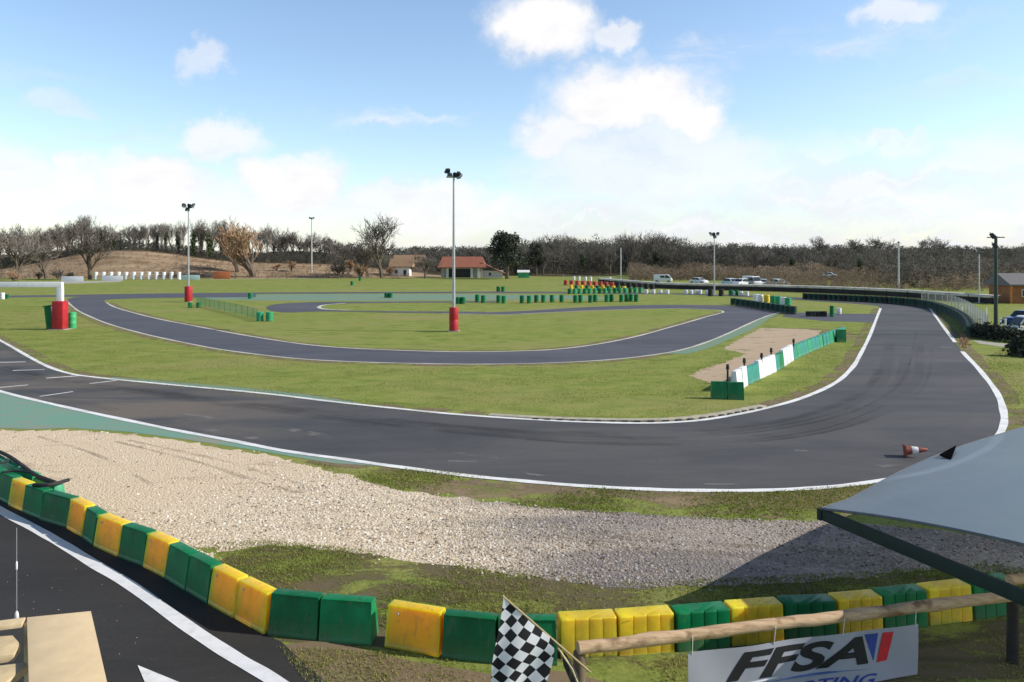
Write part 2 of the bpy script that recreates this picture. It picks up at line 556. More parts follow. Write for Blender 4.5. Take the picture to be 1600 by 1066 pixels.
# kerb on the inside of the bend
kp = cr([G(x, y) for x, y in [(765, 649), (850, 654), (950, 657), (1040, 656.5), (1110, 650), (1192, 635)]], 14)
kb = ribbon('apex_kerb', kp, 0.36, simple('kerb_concrete', (0.62, 0.57, 0.44), 0.9, var=0.3, scale=3, dirt=((0.2, 0.16, 0.1), 0.5)), 0.0, kind=None, t=0.05)
tag(kb, 'long low cream concrete kerb inside the near bend', 'kerb')
slots = MB()
kac = [0.0]
for i in range(1, len(kp)): kac.append(kac[-1] + (kp[i] - kp[i - 1]).length)
s_ = 0.0; i = 1
while s_ < kac[-1] - 0.3:
    while kac[i] < s_: i += 1
    p = kp[i - 1].lerp(kp[i], (s_ - kac[i - 1]) / (kac[i] - kac[i - 1])); d = (kp[i] - kp[i - 1]).normalized(); s = Vector((d.y, -d.x, 0))
    q = p + s * 0.235
    if q.x > 0.6: slots.box((q.x, q.y, 0.03), (0.20, 0.11, 0.05), math.atan2(d.y, d.x))
    s_ += 0.48 + random.uniform(-.05, .05)
slots.build('kerb_teeth', simple('kerb_dark', (0.05, 0.045, 0.04), 0.9), kb, smooth=False)

# rubber streaks left on the racing line, scuffs, and worn edges beside the asphalt
def soft_mat(name, col, lo_, hi_, amt, sc=(0.6, 0.6, 1)):
    m, nt, b, _ = new_mat(name)
    p = geo_pos(nt); n1 = nt.noise(scaled(nt, p, sc), 1.0, 6, 0.7, 0.5); n2 = nt.noise(p, 20, 4, 0.8)
    k = nt.math('ADD', n1.outputs[0], nt.mrange(n2.outputs[0], 0, 1, -0.15, 0.15))
    nt.link(nt.mrange(k, lo_, hi_, 0, amt, True), b.inputs['Alpha'])
    b.inputs['Base Color'].default_value = (*col, 1); b.inputs['Roughness'].default_value = 0.9; b.inputs['Specular IOR Level'].default_value = 0.2
    return m
M_SKID = soft_mat('tyre_rubber_streak', (0.03, 0.03, 0.032), 0.36, 0.72, 0.17, (0.12, 0.12, 1))
M_SCUFF = soft_mat('pale_scuff', (0.26, 0.25, 0.24), 0.45, 0.62, 0.6)
M_EDGE = soft_mat('worn_edge_soil', (0.24, 0.18, 0.11), 0.40, 0.60, 0.9, (0.8, 0.8, 1))
def mid_path(f0, f1, t0, t1, n=70):
    """a line inside the track: fraction f of the way from the inner edge to the nearest point of the outer edge"""
    ia = [0.0]
    for i in range(1, len(inn)): ia.append(ia[-1] + (inn[i] - inn[i - 1]).length)
    raw = []
    for k in range(n):
        L = (t0 + (t1 - t0) * k / (n - 1)) * ia[-1]; f = f0 + (f1 - f0) * k / (n - 1)
        q = inn[-1]
        for i in range(1, len(inn)):
            if ia[i] >= L:
                q = inn[i - 1].lerp(inn[i], (L - ia[i - 1]) / max(ia[i] - ia[i - 1], 1e-6)); break
        best = min(outp, key=lambda o: (o - q).length)
        raw.append(q.lerp(best, f))
    for _ in range(6):
        raw = [raw[0]] + [(raw[i - 1] + raw[i] * 2 + raw[i + 1]) / 4 for i in range(1, len(raw) - 1)] + [raw[-1]]
    return raw
for k, (f0, f1, t0, t1, w_) in enumerate([(0.55, 0.30, 0.10, 0.62, 0.55), (0.62, 0.34, 0.12, 0.66, 0.5), (0.42, 0.22, 0.2, 0.72, 0.45), (0.30, 0.26, 0.35, 0.80, 0.7), (0.36, 0.42, 0.5, 0.76, 0.6), (0.70, 0.5, 0.05, 0.5, 0.4),
                                     (0.22, 0.6, 0.55, 0.85, 0.16), (0.25, 0.7, 0.5, 0.78, 0.16), (0.5, 0.85, 0.3, 0.52, 0.15), (0.54, 0.89, 0.3, 0.52, 0.15), (0.4, 0.6, 0.6, 0.8, 0.5)]):
    ribbon('rubber_streak', mid_path(f0, f1, t0, t1), w_, M_SKID, 0.0090 + 0.0003 * k, wob=0.1)
for k, (x0, y0, x1, y1, w_) in enumerate([(700, 721, 745, 722, 0.2), (1025, 719, 1062, 720, 0.2), (1100, 757, 1150, 757, .15), (1350, 716, 1400, 720, .2), (1375, 730, 1405, 727, .2), (1240, 704, 1262, 704, .3), (820, 741, 905, 748, .18), (420, 665, 520, 684, .5), (230, 640, 330, 655, .6), (300, 668, 420, 690, .35), (640, 700, 780, 716, .25), (1460, 540, 1490, 545, .4)]):
    ribbon('scuff', [G(x0, y0), G((x0 + x1) / 2, (y0 + y1) / 2 + 0.4), G(x1, y1)], w_, M_SCUFF, 0.0128 + 0.0002 * k, wob=0.2)
def offset(path, o):
    out = []
    for i, p in enumerate(path):
        d = (path[min(i + 1, len(path) - 1)] - path[max(i - 1, 0)]); d.normalize(); out.append(p + Vector((-d.y, d.x, 0)) * o)
    return out
ribbon('worn_edge', offset(inn, 0.42), 0.75, M_EDGE, 0.0042, wob=0.15)
ribbon('worn_edge', offset(outp[60:], -0.40), 0.7, M_EDGE, 0.0046, wob=0.15)

# painted green run-off
sheet('painted_runoff', [G(-220, 562)] + outp[8:8 * 9 + 2] + [G(*p) for p in [(572, 727), (520, 724), (470, 716), (400, 704), (290, 687), (200, 675), (110, 669), (50, 671), (0, 669), (-120, 668), (-260, 650)]], M_GREENP, 0.006)
runin = [G(x, y) for x, y in [(175, 589), (260, 596), (400, 608), (480, 617), (560, 629)]]
sheet('inner_painted_edge', cr(runin) + list(reversed(gpath([(175, 592), (260, 601), (400, 614.5), (480, 624), (560, 632.5)]))), M_TEAL, 0.005)

# starting-grid marks
for k, (x0, y0, x1, y1) in enumerate([(-8, 567, 40, 566), (20, 579.5, 70, 578), (72, 591.5, 128, 587.5), (140, 600, 182, 595), (62, 620, 114, 612.5), (-10, 607, 44, 602), (-60, 596, -20, 592), (-40, 571, -70, 575)]):
    ribbon('grid_mark', [G(x0, y0), G((x0 + x1) / 2, (y0 + y1) / 2), G(x1, y1)], 0.16, M_WHITE, 0.017, wob=0.2)

# infield loop
LO_PX = [(104, 470), (113, 479), (128, 489), (160, 503), (205, 517), (260, 530), (330, 544), (400, 554), (480, 562), (560, 566), (650, 568.5), (760, 569.5), (860, 567.5), (960, 562), (1040, 552),
         (1080, 543), (1120, 529), (1160, 511), (1196, 495), (1220, 488)]
HI_PX = [(166, 473), (180, 480.5), (205, 488), (240, 497), (300, 509), (370, 522), (430, 532), (500, 541), (580, 546), (660, 549), (740, 550), (840, 548), (900, 543), (960, 533.5), (1010, 522),
         (1060, 508), (1105, 495), (1130, 488.5)]
lo = gpath(LO_PX); hi = gpath(HI_PX)
back_out = [G(1220, 488), G(1212, 483), G(1190, 480), G(1150, 478), G(1100, 477), G(1040, 476.5), G(985, 477.5), G(900, 481), G(820, 486), G(760, 488.3), G(690, 488.9)]
back_in = [G(1130, 488.5), G(1128, 486), G(1110, 484), G(1060, 482.5), G(985, 483.5), G(880, 487.5), G(800, 491.5), G(760, 491.5), G(690, 490.2)]
left_out = [G(104, 470), G(108, 467), G(125, 464), G(180, 461), G(280, 459.5), G(400, 458.5)]
left_in = [G(166, 473), G(162, 470.5), G(170, 468.5), G(200, 467), G(280, 465.5), G(400, 464.5)]
sheet('infield_track', lo + cr(back_out)[1:] + list(reversed(cr(back_in)))[:-1] + list(reversed(hi)) + cr(left_in)[1:] + list(reversed(cr(left_out)))[:-1], M_ASPH_IN, 0.010)
ribbon('worn_edge', offset(lo, -0.45), 0.8, M_EDGE, 0.0047, wob=0.15)
ribbon('worn_edge', offset(hi, 0.45), 0.8, M_EDGE, 0.0048, wob=0.15)
ribbon('infield_lower_line', lo, 0.22, M_WHITE_WORN, 0.018, wob=0.15)
ribbon('infield_upper_line', hi, 0.24, M_WHITE_WORN, 0.018, wob=0.15)
ribbon('infield_return_line', cr(back_in), 0.25, M_WHITE_WORN, 0.018, wob=0.15)
sheet('painted_verge', gpath([(1040, 553), (1080, 544), (1120, 530), (1160, 512), (1196, 496), (1216, 489)]) + list(reversed(gpath([(1075, 553), (1110, 543), (1145, 528), (1180, 512), (1204, 497), (1222, 489)]))), M_TEAL, 0.006)
# narrow return arm and hairpin
arm_a = [(760, 489), (700, 489.5), (620, 488.5), (560, 487.5), (500, 487), (450, 488.5), (424, 486), (416, 480), (432, 475.5), (470, 473), (520, 472), (600, 471.5), (700, 471), (780, 470.5)]
arm_b = [(760, 494), (700, 494), (620, 493), (560, 491.5), (540, 490)]
sheet('hairpin_track', gpath(arm_a) + list(reversed(gpath([(500, 478), (520, 475), (600, 473.5), (700, 473), (780, 472.5)]))) + gpath([(500, 478), (496, 481), (505, 483.5), (540, 485.5), (620, 486.5), (700, 487), (760, 487.5)])[1:], M_ASPH_IN, 0.009)
ribbon('hairpin_line', gpath([(540, 474), (510, 476.5), (498, 480), (508, 483.3), (545, 485.2)]), 0.5, M_WHITE_WORN, 0.018, wob=0.2)
ribbon('return_arm_edge', gpath([(540, 487), (620, 488.5), (700, 489.5), (760, 490)]), 0.8, simple('dark_edge', (0.09, 0.085, 0.06), 1.0), 0.012)
# back straight beside painted grass
sheet('back_straight', gpath([(-80, 463), (100, 461), (250, 458.7), (400, 457.3), (560, 456.5), (700, 456), (850, 456), (1050, 458)]) + list(reversed(gpath([(-80, 466), (100, 464), (250, 461.5), (400, 459.5), (560, 458.8), (700, 458.4), (850, 458.5), (1050, 460)]))), M_ASPH_IN, 0.007)
sheet('painted_strip', gpath([(300, 462), (400, 460.5), (560, 459.7), (700, 459.7), (860, 461.5), (960, 465)]) + list(reversed(gpath([(330, 468), (400, 469.5), (500, 470), (620, 469.8), (740, 469), (880, 468), (960, 468)]))), M_TEAL, 0.005)

# access road and pale paths
sheet('access_road', [G(*p) for p in [(1371, 491), (1300, 490), (1230, 488), (1222, 495), (1290, 502), (1366, 504)]], M_ASPH_IN, 0.006)
sheet('path', [G(*p) for p in [(-80, 447), (0, 445), (120, 443), (190, 440.5), (190, 438.5), (100, 440), (-80, 441)]], M_PATH, 0.004)
ribbon('back_path', gpath([(330, 437), (420, 435.5), (500, 435), (570, 434)]), 3.0, M_PATH, 0.004)
sheet('concrete_path', [G(*p) for p in [(1518, 531), (1560, 536), (1640, 545), (1640, 553), (1560, 541), (1530, 537)]], M_PATH, 0.004)

# sand and dirt
sheet('sand_patch', [G(*p) for p in [(1080, 588), (1100, 577), (1150, 560), (1165, 553), (1130, 545), (1150, 533), (1190, 513), (1250, 514), (1285, 517), (1262, 540), (1240, 556), (1205, 572), (1160, 592), (1110, 600)]], M_SAND, 0.004, jitter=0.12)
sheet('dirt_track', [G(*p) for p in [(1200, 512), (1270, 513), (1330, 519), (1345, 526), (1335, 540), (1318, 526), (1262, 519), (1195, 517)]], M_DIRT, 0.003, jitter=0.1)
GRAVEL_PX = [(-260, 655), (-120, 670), (0, 673), (60, 674), (110, 672), (200, 678), (290, 690), (380, 705), (460, 722), (540, 742), (610, 764), (720, 778), (830, 790), (950, 800), (1080, 808), (1180, 812), (1290, 815),
             (1400, 822), (1520, 836), (1700, 862), (1700, 905), (1500, 890), (1440, 893), (1300, 905), (1150, 915), (1000, 918), (900, 912), (800, 897), (700, 883), (600, 870), (500, 858), (420, 852),
             (345, 862), (300, 850), (240, 822), (180, 794), (110, 768), (50, 735), (0, 706), (-120, 670), (-260, 660)]
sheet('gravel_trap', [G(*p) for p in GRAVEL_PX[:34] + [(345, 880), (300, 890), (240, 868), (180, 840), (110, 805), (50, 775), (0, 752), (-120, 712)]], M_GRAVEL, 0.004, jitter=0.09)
sheet('dirt_verge', [G(*p) for p in [(430, 1010), (520, 1000), (620, 1030), (760, 1052), (900, 1050), (1000, 1090), (1000, 1180), (560, 1180), (500, 1090)]], mat_paint('trodden_dirt', (0.22, 0.16, 0.10), (0.16, 0.145, 0.06), 0.7, 1.6), 0.003, jitter=0.05)
sheet('near_verge_dirt', [G(*p) for p in [(345, 875), (420, 852), (600, 868), (800, 895), (1000, 915), (1300, 903), (1500, 888), (1700, 900), (1700, 1100), (420, 1000)]], mat_paint('dark_soil', (0.16, 0.12, 0.07), (0.13, 0.13, 0.04), 0.8, 2.5, 0.9), 0.002, jitter=0.05)
sheet('bend_dirt', [G(*p) for p in [(1180, 645), (1290, 617), (1330, 585), (1349, 548), (1340, 548), (1315, 585), (1270, 610), (1180, 634), (1100, 648)]], M_DIRT, 0.003, jitter=0.08)
sheet('lower_verge_dirt', [G(*p) for p in [(600, 752), (760, 752), (980, 768), (1180, 771), (1330, 764), (1420, 752), (1420, 800), (1290, 812), (1080, 800), (830, 784), (640, 768)]], M_DIRT, 0.003, jitter=0.15)

for k, pts in enumerate([[(180, 690), (300, 720), (400, 752), (470, 772)], [(200, 688), (330, 716), (430, 745), (500, 766)], [(520, 745), (640, 790), (800, 830), (980, 850)], [(560, 748), (680, 788), (830, 820), (1010, 838)], [(60, 682), (160, 715), (240, 760)], [(900, 835), (1100, 850), (1300, 862), (1480, 868)], [(900, 850), (1100, 866), (1300, 876), (1450, 880)]]):
    ribbon('gravel_rut', gpath(pts), 0.16 if k < 5 else 0.34, soft_mat('rut_soil', (0.26, 0.205, 0.15), 0.40, 0.68, 0.42, (0.35, 0.35, 1)) if k == 0 else bpy.data.materials['rut_soil'], 0.0050 + 0.0003 * k, wob=0.2)

# pit lane with its white line
pit = [G(*p) for p in [(-420, 640), (-200, 700), (-60, 735), (20, 775), (120, 822), (230, 882), (330, 942), (400, 985), (440, 1004), (462, 1025), (530, 1085), (640, 1200), (640, 1700), (-900, 1700)]]
sheet('pit_lane', pit, M_ASPH_PIT, 0.008)
ribbon('pit_line', gpath([(-160, 705), (-60, 762), (0, 798), (60, 830), (95, 850), (150, 884), (210, 920), (300, 985), (370, 1030), (430, 1066), (520, 1130)]), 0.24, mat_paint('pit_line_paint', (0.8, 0.8, 0.8), (0.4, 0.4, 0.4), 0.45), 0.016, wob=0.025)
sheet('painted_arrow', [G(*p) for p in [(215, 1041), (286, 1070), (330, 1110), (300, 1160), (228, 1072)]], M_WHITE, 0.016)

# ------------------------------------------------------------------ loose stones and grass blades
def patchy(x, y, s, seed):
    r = np.random.default_rng(seed)
    t = np.zeros_like(x)
    for k in range(7):
        a = r.uniform(0, 6.28); fq = s * 1.7 ** (k % 4) * r.uniform(0.7, 1.3)
        t += np.sin((x * math.cos(a) + y * math.sin(a)) * fq + r.uniform(0, 6.28)) / (1 + (k % 4) * 0.6)
    return t / 3.0

def stones(n, poly_px, smin, smax, name):
    xs_ = []; 
    P = [tuple(G(*p))[:2] for p in poly_px]
    ax = np.array(P)
    lo_, hi_ = ax.min(0), ax.max(0)
    out = np.zeros((0, 2))
    while len(out) < n:
        q = rng.uniform(lo_, hi_, (n * 2, 2))
        d = q[:, 1]
        keep = inside(P, q[:, 0], q[:, 1]) & (rng.random(len(q)) < np.clip(16.0 / d, 0, 1) ** 2 * np.clip(0.62 + 0.45 * patchy(q[:, 0], q[:, 1] * 2, 0.7, 3), 0.05, 1) * np.clip(1.0 - (0.8 * q[:, 1] - q[:, 0] - 19) / 7.0, 0.12, 1)) & (np.abs(q[:, 0]) < d * 0.72)
        out = np.vstack([out, q[keep]])
    out = out[:n] + rng.normal(0, 0.16, (n, 2)) * (rng.random((n, 1)) < 0.25)
    base = np.array([(1, 0, 0), (0, 1, 0), (-1, 0, 0), (0, -1, 0), (0, 0, 0.75), (0, 0, -0.3)], float)
    fc = np.array([(0, 1, 4), (1, 2, 4), (2, 3, 4), (3, 0, 4)])
    s = smin + (smax - smin) * rng.random(n) ** 2.2
    v = base[None] * s[:, None, None] * rng.uniform(0.65, 1.25, (n, 6, 3))
    a = rng.uniform(0, 6.28, n); ca, sa = np.cos(a), np.sin(a)
    vx = v[..., 0] * ca[:, None] - v[..., 1] * sa[:, None]; vy = v[..., 0] * sa[:, None] + v[..., 1] * ca[:, None]
    V = np.stack([vx + out[:, 0:1], vy + out[:, 1:2], v[..., 2] + 0.006], -1).reshape(-1, 3)
    Fc = (fc[None] + (np.arange(n) * 6)[:, None, None]).reshape(-1, 3)
    tone = np.repeat(rng.random(n), 6)
    m, nt, b, _ = new_mat('loose_stone')
    at = nt.n('ShaderNodeAttribute'); at.attribute_name = 'tone'
    c = nt.ramp(at.outputs['Fac'], [(0, (0.14, 0.11, 0.085)), (0.25, (0.54, 0.44, 0.32)), (0.75, (0.78, 0.66, 0.50)), (1, (0.92, 0.87, 0.76))])
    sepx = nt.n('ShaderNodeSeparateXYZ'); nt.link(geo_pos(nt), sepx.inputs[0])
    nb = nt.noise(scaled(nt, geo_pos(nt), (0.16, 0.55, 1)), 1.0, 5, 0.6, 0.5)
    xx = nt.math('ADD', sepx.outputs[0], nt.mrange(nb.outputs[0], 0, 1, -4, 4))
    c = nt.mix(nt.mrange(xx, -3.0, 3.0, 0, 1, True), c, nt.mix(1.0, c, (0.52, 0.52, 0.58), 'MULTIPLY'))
    nt.link(c, b.inputs['Base Color']); b.inputs['Roughness'].default_value = 0.9
    return tag(link(np_mesh(name, V, Fc, m, tone), name), kind='stuff')
stones(20000, GRAVEL_PX[:34] + [(345, 880), (300, 890), (240, 868), (180, 840), (110, 805), (50, 775), (0, 752), (-120, 712)], 0.012, 0.045, 'gravel_stones')
stones(60, [(0, 815), (150, 895), (300, 995), (420, 1066), (200, 1066), (0, 1000)], 0.004, 0.013, 'pit_pebbles')

def mat_blade(name, stops):
    m, nt, b, out = new_mat(name)
    at = nt.n('ShaderNodeAttribute'); at.attribute_name = 'tone'
    c = nt.ramp(at.outputs['Fac'], stops)
    nt.link(c, b.inputs['Base Color']); b.inputs['Roughness'].default_value = 0.9
    b.inputs['Specular IOR Level'].default_value = 0.1
    tr = nt.n('ShaderNodeBsdfTranslucent'); nt.link(c, tr.inputs[0])
    mx = nt.n('ShaderNodeMixShader'); mx.inputs[0].default_value = 0.35
    nt.link(b.outputs[0], mx.inputs[1]); nt.link(tr.outputs[0], mx.inputs[2]); nt.link(mx.outputs[0], out.inputs[0])
    return m
M_BLADE = mat_blade('grass_blade', [(0, (0.075, 0.12, 0.020)), (0.35, (0.19, 0.235, 0.042)), (0.65, (0.33, 0.31, 0.10)), (1, (0.48, 0.38, 0.20))])

def grass(name, areas, holes):
    Vs = []; Ts = []; tones = []; base = 0
    H_ = [[tuple(G(*p))[:2] for p in h] for h in holes]
    for poly_px, n, hmin, hmax, w, dens, lowt in areas:
        P = [tuple(G(*p))[:2] for p in poly_px]
        ax = np.array(P); lo_, hi_ = ax.min(0), ax.max(0)
        out = np.zeros((0, 2)); guard = 0
        while len(out) < n and guard < 60:
            guard += 1
            q = rng.uniform(lo_, hi_, (n * 3, 2))
            keep = inside(P, q[:, 0], q[:, 1]) & (patchy(q[:, 0], q[:, 1], 1.1, 5) > rng.normal(dens, 0.35, len(q)))
            for h in H_: keep &= ~inside(h, q[:, 0], q[:, 1])
            keep &= (q[:, 1] > 9.5) & (np.abs(q[:, 0]) < q[:, 1] * 0.74)
            out = np.vstack([out, q[keep]])
        out = out[:n]; n_ = len(out)
        a = rng.uniform(0, 6.28, n_); hh = rng.uniform(hmin, hmax, n_); ww = w * rng.uniform(0.5, 1.4, n_)
        lean = rng.normal(0, 0.5, (n_, 2)) * hh[:, None]
        d = np.stack([np.cos(a), np.sin(a)], 1) * ww[:, None]
        z0 = np.full((n_, 1), 0.004)
        v0 = np.hstack([out - d, z0]); v1 = np.hstack([out + d, z0]); v2 = np.hstack([out + lean, hh[:, None]])
        Vs.append(np.stack([v0, v1, v2], 1).reshape(-1, 3))
        Ts.append(np.arange(n_ * 3).reshape(-1, 3) + base); base += n_ * 3
        tn = np.clip(0.45 + lowt + 0.18 * patchy(out[:, 0], out[:, 1], 0.5, 11) + rng.normal(0, 0.16, n_), 0, 1)
        tones.append(np.repeat(tn, 3))
    me = np_mesh(name, np.vstack(Vs), np.vstack(Ts), M_BLADE, np.concatenate(tones))
    return tag(link(me, name), kind='stuff')
INFIELD = [(-20, 536), (105, 590), (400, 620), (640, 646), (850, 652), (1040, 654), (1180, 634), (1290, 608), (1340, 560), (1362, 505), (1310, 510), (1200, 520), (1110, 545), (1040, 562), (860, 573), (650, 575), (480, 568), (330, 552), (200, 522), (118, 490), (60, 478), (-60, 480)]
grass('grass_blades', [
    ([(330, 848), (420, 845), (600, 862), (800, 890), (1000, 910), (1300, 897), (1540, 882), (1700, 900), (1700, 960), (1500, 968), (1200, 1000), (880, 1015), (600, 985), (420, 965), (380, 930)], 30000, 0.015, 0.06, 0.009, -0.05, -0.10),
    ([(480, 722), (700, 738), (980, 766), (1180, 770), (1360, 757), (1450, 742), (1450, 830), (1290, 818), (1080, 812), (830, 794), (640, 772), (540, 744)], 16000, 0.015, 0.06, 0.014, 0.2, -0.02),
    ([(430, 1010), (620, 1020), (880, 1045), (1440, 990), (1700, 970), (1700, 1090), (500, 1090)], 9000, 0.015, 0.055, 0.008, 0.3, 0.15),
    (INFIELD, 60000, 0.015, 0.05, 0.018, -0.1, 0.08),
    ([(1568, 540), (1700, 545), (1700, 680), (1590, 690), (1580, 650), (1560, 605), (1530, 572)], 6000, 0.02, 0.07, 0.02, -0.1, 0.0),
], [[(1080, 588), (1150, 560), (1130, 545), (1190, 513), (1285, 517), (1262, 540), (1205, 572), (1110, 600)]])

# ------------------------------------------------------------------ materials of things
DUST = (0.19, 0.155, 0.11)
M_YEL = simple('yellow_plastic', (0.93, 0.54, 0.010), 0.42, var=0.12, scale=2.2, dirt=(DUST, 0.25), rnd=0.06, sss=(1.0, (1.0, 0.5, 0.05), 0.45))
M_YEL2 = simple('dull_yellow_plastic', (0.78, 0.56, 0.02), 0.5, var=0.2, scale=2.2, dirt=(DUST, 0.35), rnd=0.1, sss=(0.9, (1.0, 0.5, 0.05), 0.25))
M_GRN = simple('green_plastic', (0.002, 0.165, 0.052), 0.45, var=0.25, scale=2.2, dirt=(DUST, 0.25), rnd=0.22, spec=0.25)
M_GRN_L = simple('light_green_plastic', (0.02, 0.30, 0.13), 0.45, var=0.15, scale=3, dirt=(DUST, 0.2))
M_TEALP = simple('teal_plastic', (0.02, 0.25, 0.20), 0.45, var=0.15, scale=3, dirt=(DUST, 0.2))
M_WHT = simple('white_plastic', (0.80, 0.80, 0.79), 0.5, var=0.08, scale=3, dirt=(DUST, 0.25))
M_RED = simple('red_padding', (0.42, 0.010, 0.016), 0.6, var=0.3, scale=3, dirt=((0.14, 0.05, 0.04), 0.6))
M_ORG = simple('orange_paint', (0.62, 0.16, 0.05), 0.6, var=0.15)
M_GALV = simple('galvanised_steel', (0.42, 0.43, 0.43), 0.45, 0.5, var=0.12)
M_DKSTEEL = simple('dark_steel', (0.03, 0.035, 0.035), 0.5, 0.3, var=0.2)
M_LAMP = simple('lamp_housing', (0.028, 0.04, 0.05), 0.45, 0.2, var=0.2)
M_LENS = simple('lamp_glass', (0.35, 0.42, 0.46), 0.1, 0.0, var=0.1)
M_RUB = simple('black_rubber', (0.018, 0.018, 0.018), 0.8, var=0.3, dirt=(DUST, 0.2))
M_WOODLOG = simple('log_wood', (0.42, 0.30, 0.19), 0.85, var=0.35, scale=5, bmp=0.4)
M_POST = simple('dark_timber', (0.035, 0.028, 0.022), 0.9, var=0.3, scale=6)
M_PLY = simple('plywood', (0.74, 0.555, 0.32), 0.7, var=0.10, scale=2.5)
M_TIMBER = simple('pale_timber', (0.58, 0.45, 0.26), 0.75, var=0.2, scale=4)
M_BEAM = simple('dark_green_steel', (0.006, 0.022, 0.018), 0.75, 0.0, var=0.2)
M_POLEGRN = simple('green_pole_paint', (0.014, 0.04, 0.03), 0.5, var=0.2)
M_BANNER = simple('banner_vinyl', (0.36, 0.36, 0.41), 0.6, var=0.06, scale=1.5)
M_INK = simple('black_print', (0.012, 0.012, 0.014), 0.6, var=0.1)
M_BLUE = simple('blue_print', (0.035, 0.06, 0.30), 0.6, var=0.1)
M_REDP = simple('red_print', (0.60, 0.02, 0.03), 0.6, var=0.1)
M_TWIG = simple('bare_twigs', (0.205, 0.178, 0.150), 1.0, var=0.15, scale=0.4, spec=0.05, rnd=0.25)
M_TWIGTAN = simple('russet_twigs', (0.44, 0.29, 0.18), 1.0, var=0.15, scale=0.4, spec=0.05, rnd=0.1)
M_BARK = simple('bark', (0.13, 0.105, 0.08), 1.0, var=0.25, scale=2, spec=0.05)
M_IVY = simple('ivy_leaves', (0.055, 0.075, 0.030), 0.8, var=0.4, scale=1.2, spec=0.2, rnd=0.2)
M_EVER = simple('evergreen_leaves', (0.058, 0.064, 0.046), 0.85, var=0.45, scale=0.9, spec=0.2, rnd=0.15)
def mat_mass(name, stops):
    m, nt, b, out = new_mat(name)
    at = nt.n('ShaderNodeAttribute'); at.attribute_name = 'tone'
    c = nt.ramp(at.outputs['Fac'], stops)
    nt.link(c, b.inputs['Base Color']); b.inputs['Roughness'].default_value = 1.0
    b.inputs['Specular IOR Level'].default_value = 0.0
    tr = nt.n('ShaderNodeBsdfTranslucent'); nt.link(c, tr.inputs[0]); mx = nt.n('ShaderNodeMixShader'); mx.inputs[0].default_value = 0.5
    nt.link(b.outputs[0], mx.inputs[1]); nt.link(tr.outputs[0], mx.inputs[2]); nt.link(mx.outputs[0], out.inputs[0])
    return m
M_SCRUB = mat_mass('scrub_twigs', [(0, (0.17, 0.13, 0.095)), (0.5, (0.25, 0.195, 0.14)), (1, (0.32, 0.265, 0.19))])
M_WOODS = mat_mass('woodland', [(0, (0.07, 0.07, 0.058)), (0.4, (0.11, 0.108, 0.09)), (0.75, (0.15, 0.138, 0.115)), (1, (0.18, 0.18, 0.13))])

# ------------------------------------------------------------------ barrier blocks
def flat_block_mesh(name, mat, L=0.9):
    bm = bmesh.new()
    d0, d1, h = 0.38, 0.21, 0.72
    l0, l1 = L / 2 - 0.006, L / 2 - 0.018
    vs = []
    for z, l, d in ((0, l0, d0), (0.05, l0, d0), (h, l1, d1)):
        for sx, sy in ((-1, -1), (1, -1), (1, 1), (-1, 1)):
            vs.append(bm.verts.new((sx * l, sy * d / 2, z)))
    for k in range(2):
        for i in range(4):
            j = (i + 1) % 4
            bm.faces.new((vs[4 * k + i], vs[4 * k + j], vs[4 * k + 4 + j], vs[4 * k + 4 + i]))
    bm.faces.new(vs[8:12]); bm.faces.new(list(reversed(vs[0:4])))
    bmesh.ops.recalc_face_normals(bm, faces=bm.faces)
    big = [f for f in bm.faces if abs(f.normal.y) > 0.8 and f.calc_area() > 0.3]
    bmesh.ops.inset_individual(bm, faces=big, thickness=0.055, depth=-0.014)
    inner = [f for f in bm.faces if abs(f.normal.y) > 0.8 and 0.2 < f.calc_area() < 0.62 and len(f.verts) == 4]
    inner.sort(key=lambda f: -f.calc_area())
    bmesh.ops.inset_individual(bm, faces=inner[:2], thickness=0.10, depth=0.010)
    es = [e for e in bm.edges if len(e.link_faces) == 2 and e.calc_face_angle(0) > R(18)]
    bmesh.ops.bevel(bm, geom=es, offset=0.010, segments=2, affect='EDGES', profile=0.6)
    me = bpy.data.meshes.new(name); bm.to_mesh(me); bm.free()
    me.materials.append(mat)
    me.polygons.foreach_set('use_smooth', [True] * len(me.polygons)); me.set_sharp_from_angle(angle=R(40))
    return me

def fluted_block_mesh(name, mat, L=0.87, n=4):
    prof = []
    w = L / n
    for side in (-1, 1):
        line = []
        for k in range(n):
            x0 = -L / 2 + k * w
            for t, dp in ((0.012, 0.034), (0.04, 0.048), (0.12, 0.052), (0.5, 0.053), (0.88, 0.052), (0.96, 0.048), (0.988, 0.034)):
                line.append((x0 + t * w, side * (0.13 + dp)))
        prof += line if side < 0 else list(reversed(line))
    mb = MB(); m = len(prof)
    levels = [(0.0, 1.0, 1.0), (0.05, 1.0, 1.0), (0.685, 0.99, 0.84), (0.71, 0.985, 0.82), (0.72, 0.975, 0.77)]
    vs = [(x * kx, y * ky, z) for z, kx, ky in levels for x, y in prof]
    fs = [(k * m + i, k * m + (i + 1) % m, (k + 1) * m + (i + 1) % m, (k + 1) * m + i) for k in range(len(levels) - 1) for i in range(m)]
    fs += [tuple(range(m - 1, -1, -1)), tuple((len(levels) - 1) * m + i for i in range(m))]
    mb.add(vs, fs)
    return mb.mesh(name, mat, angle=50)

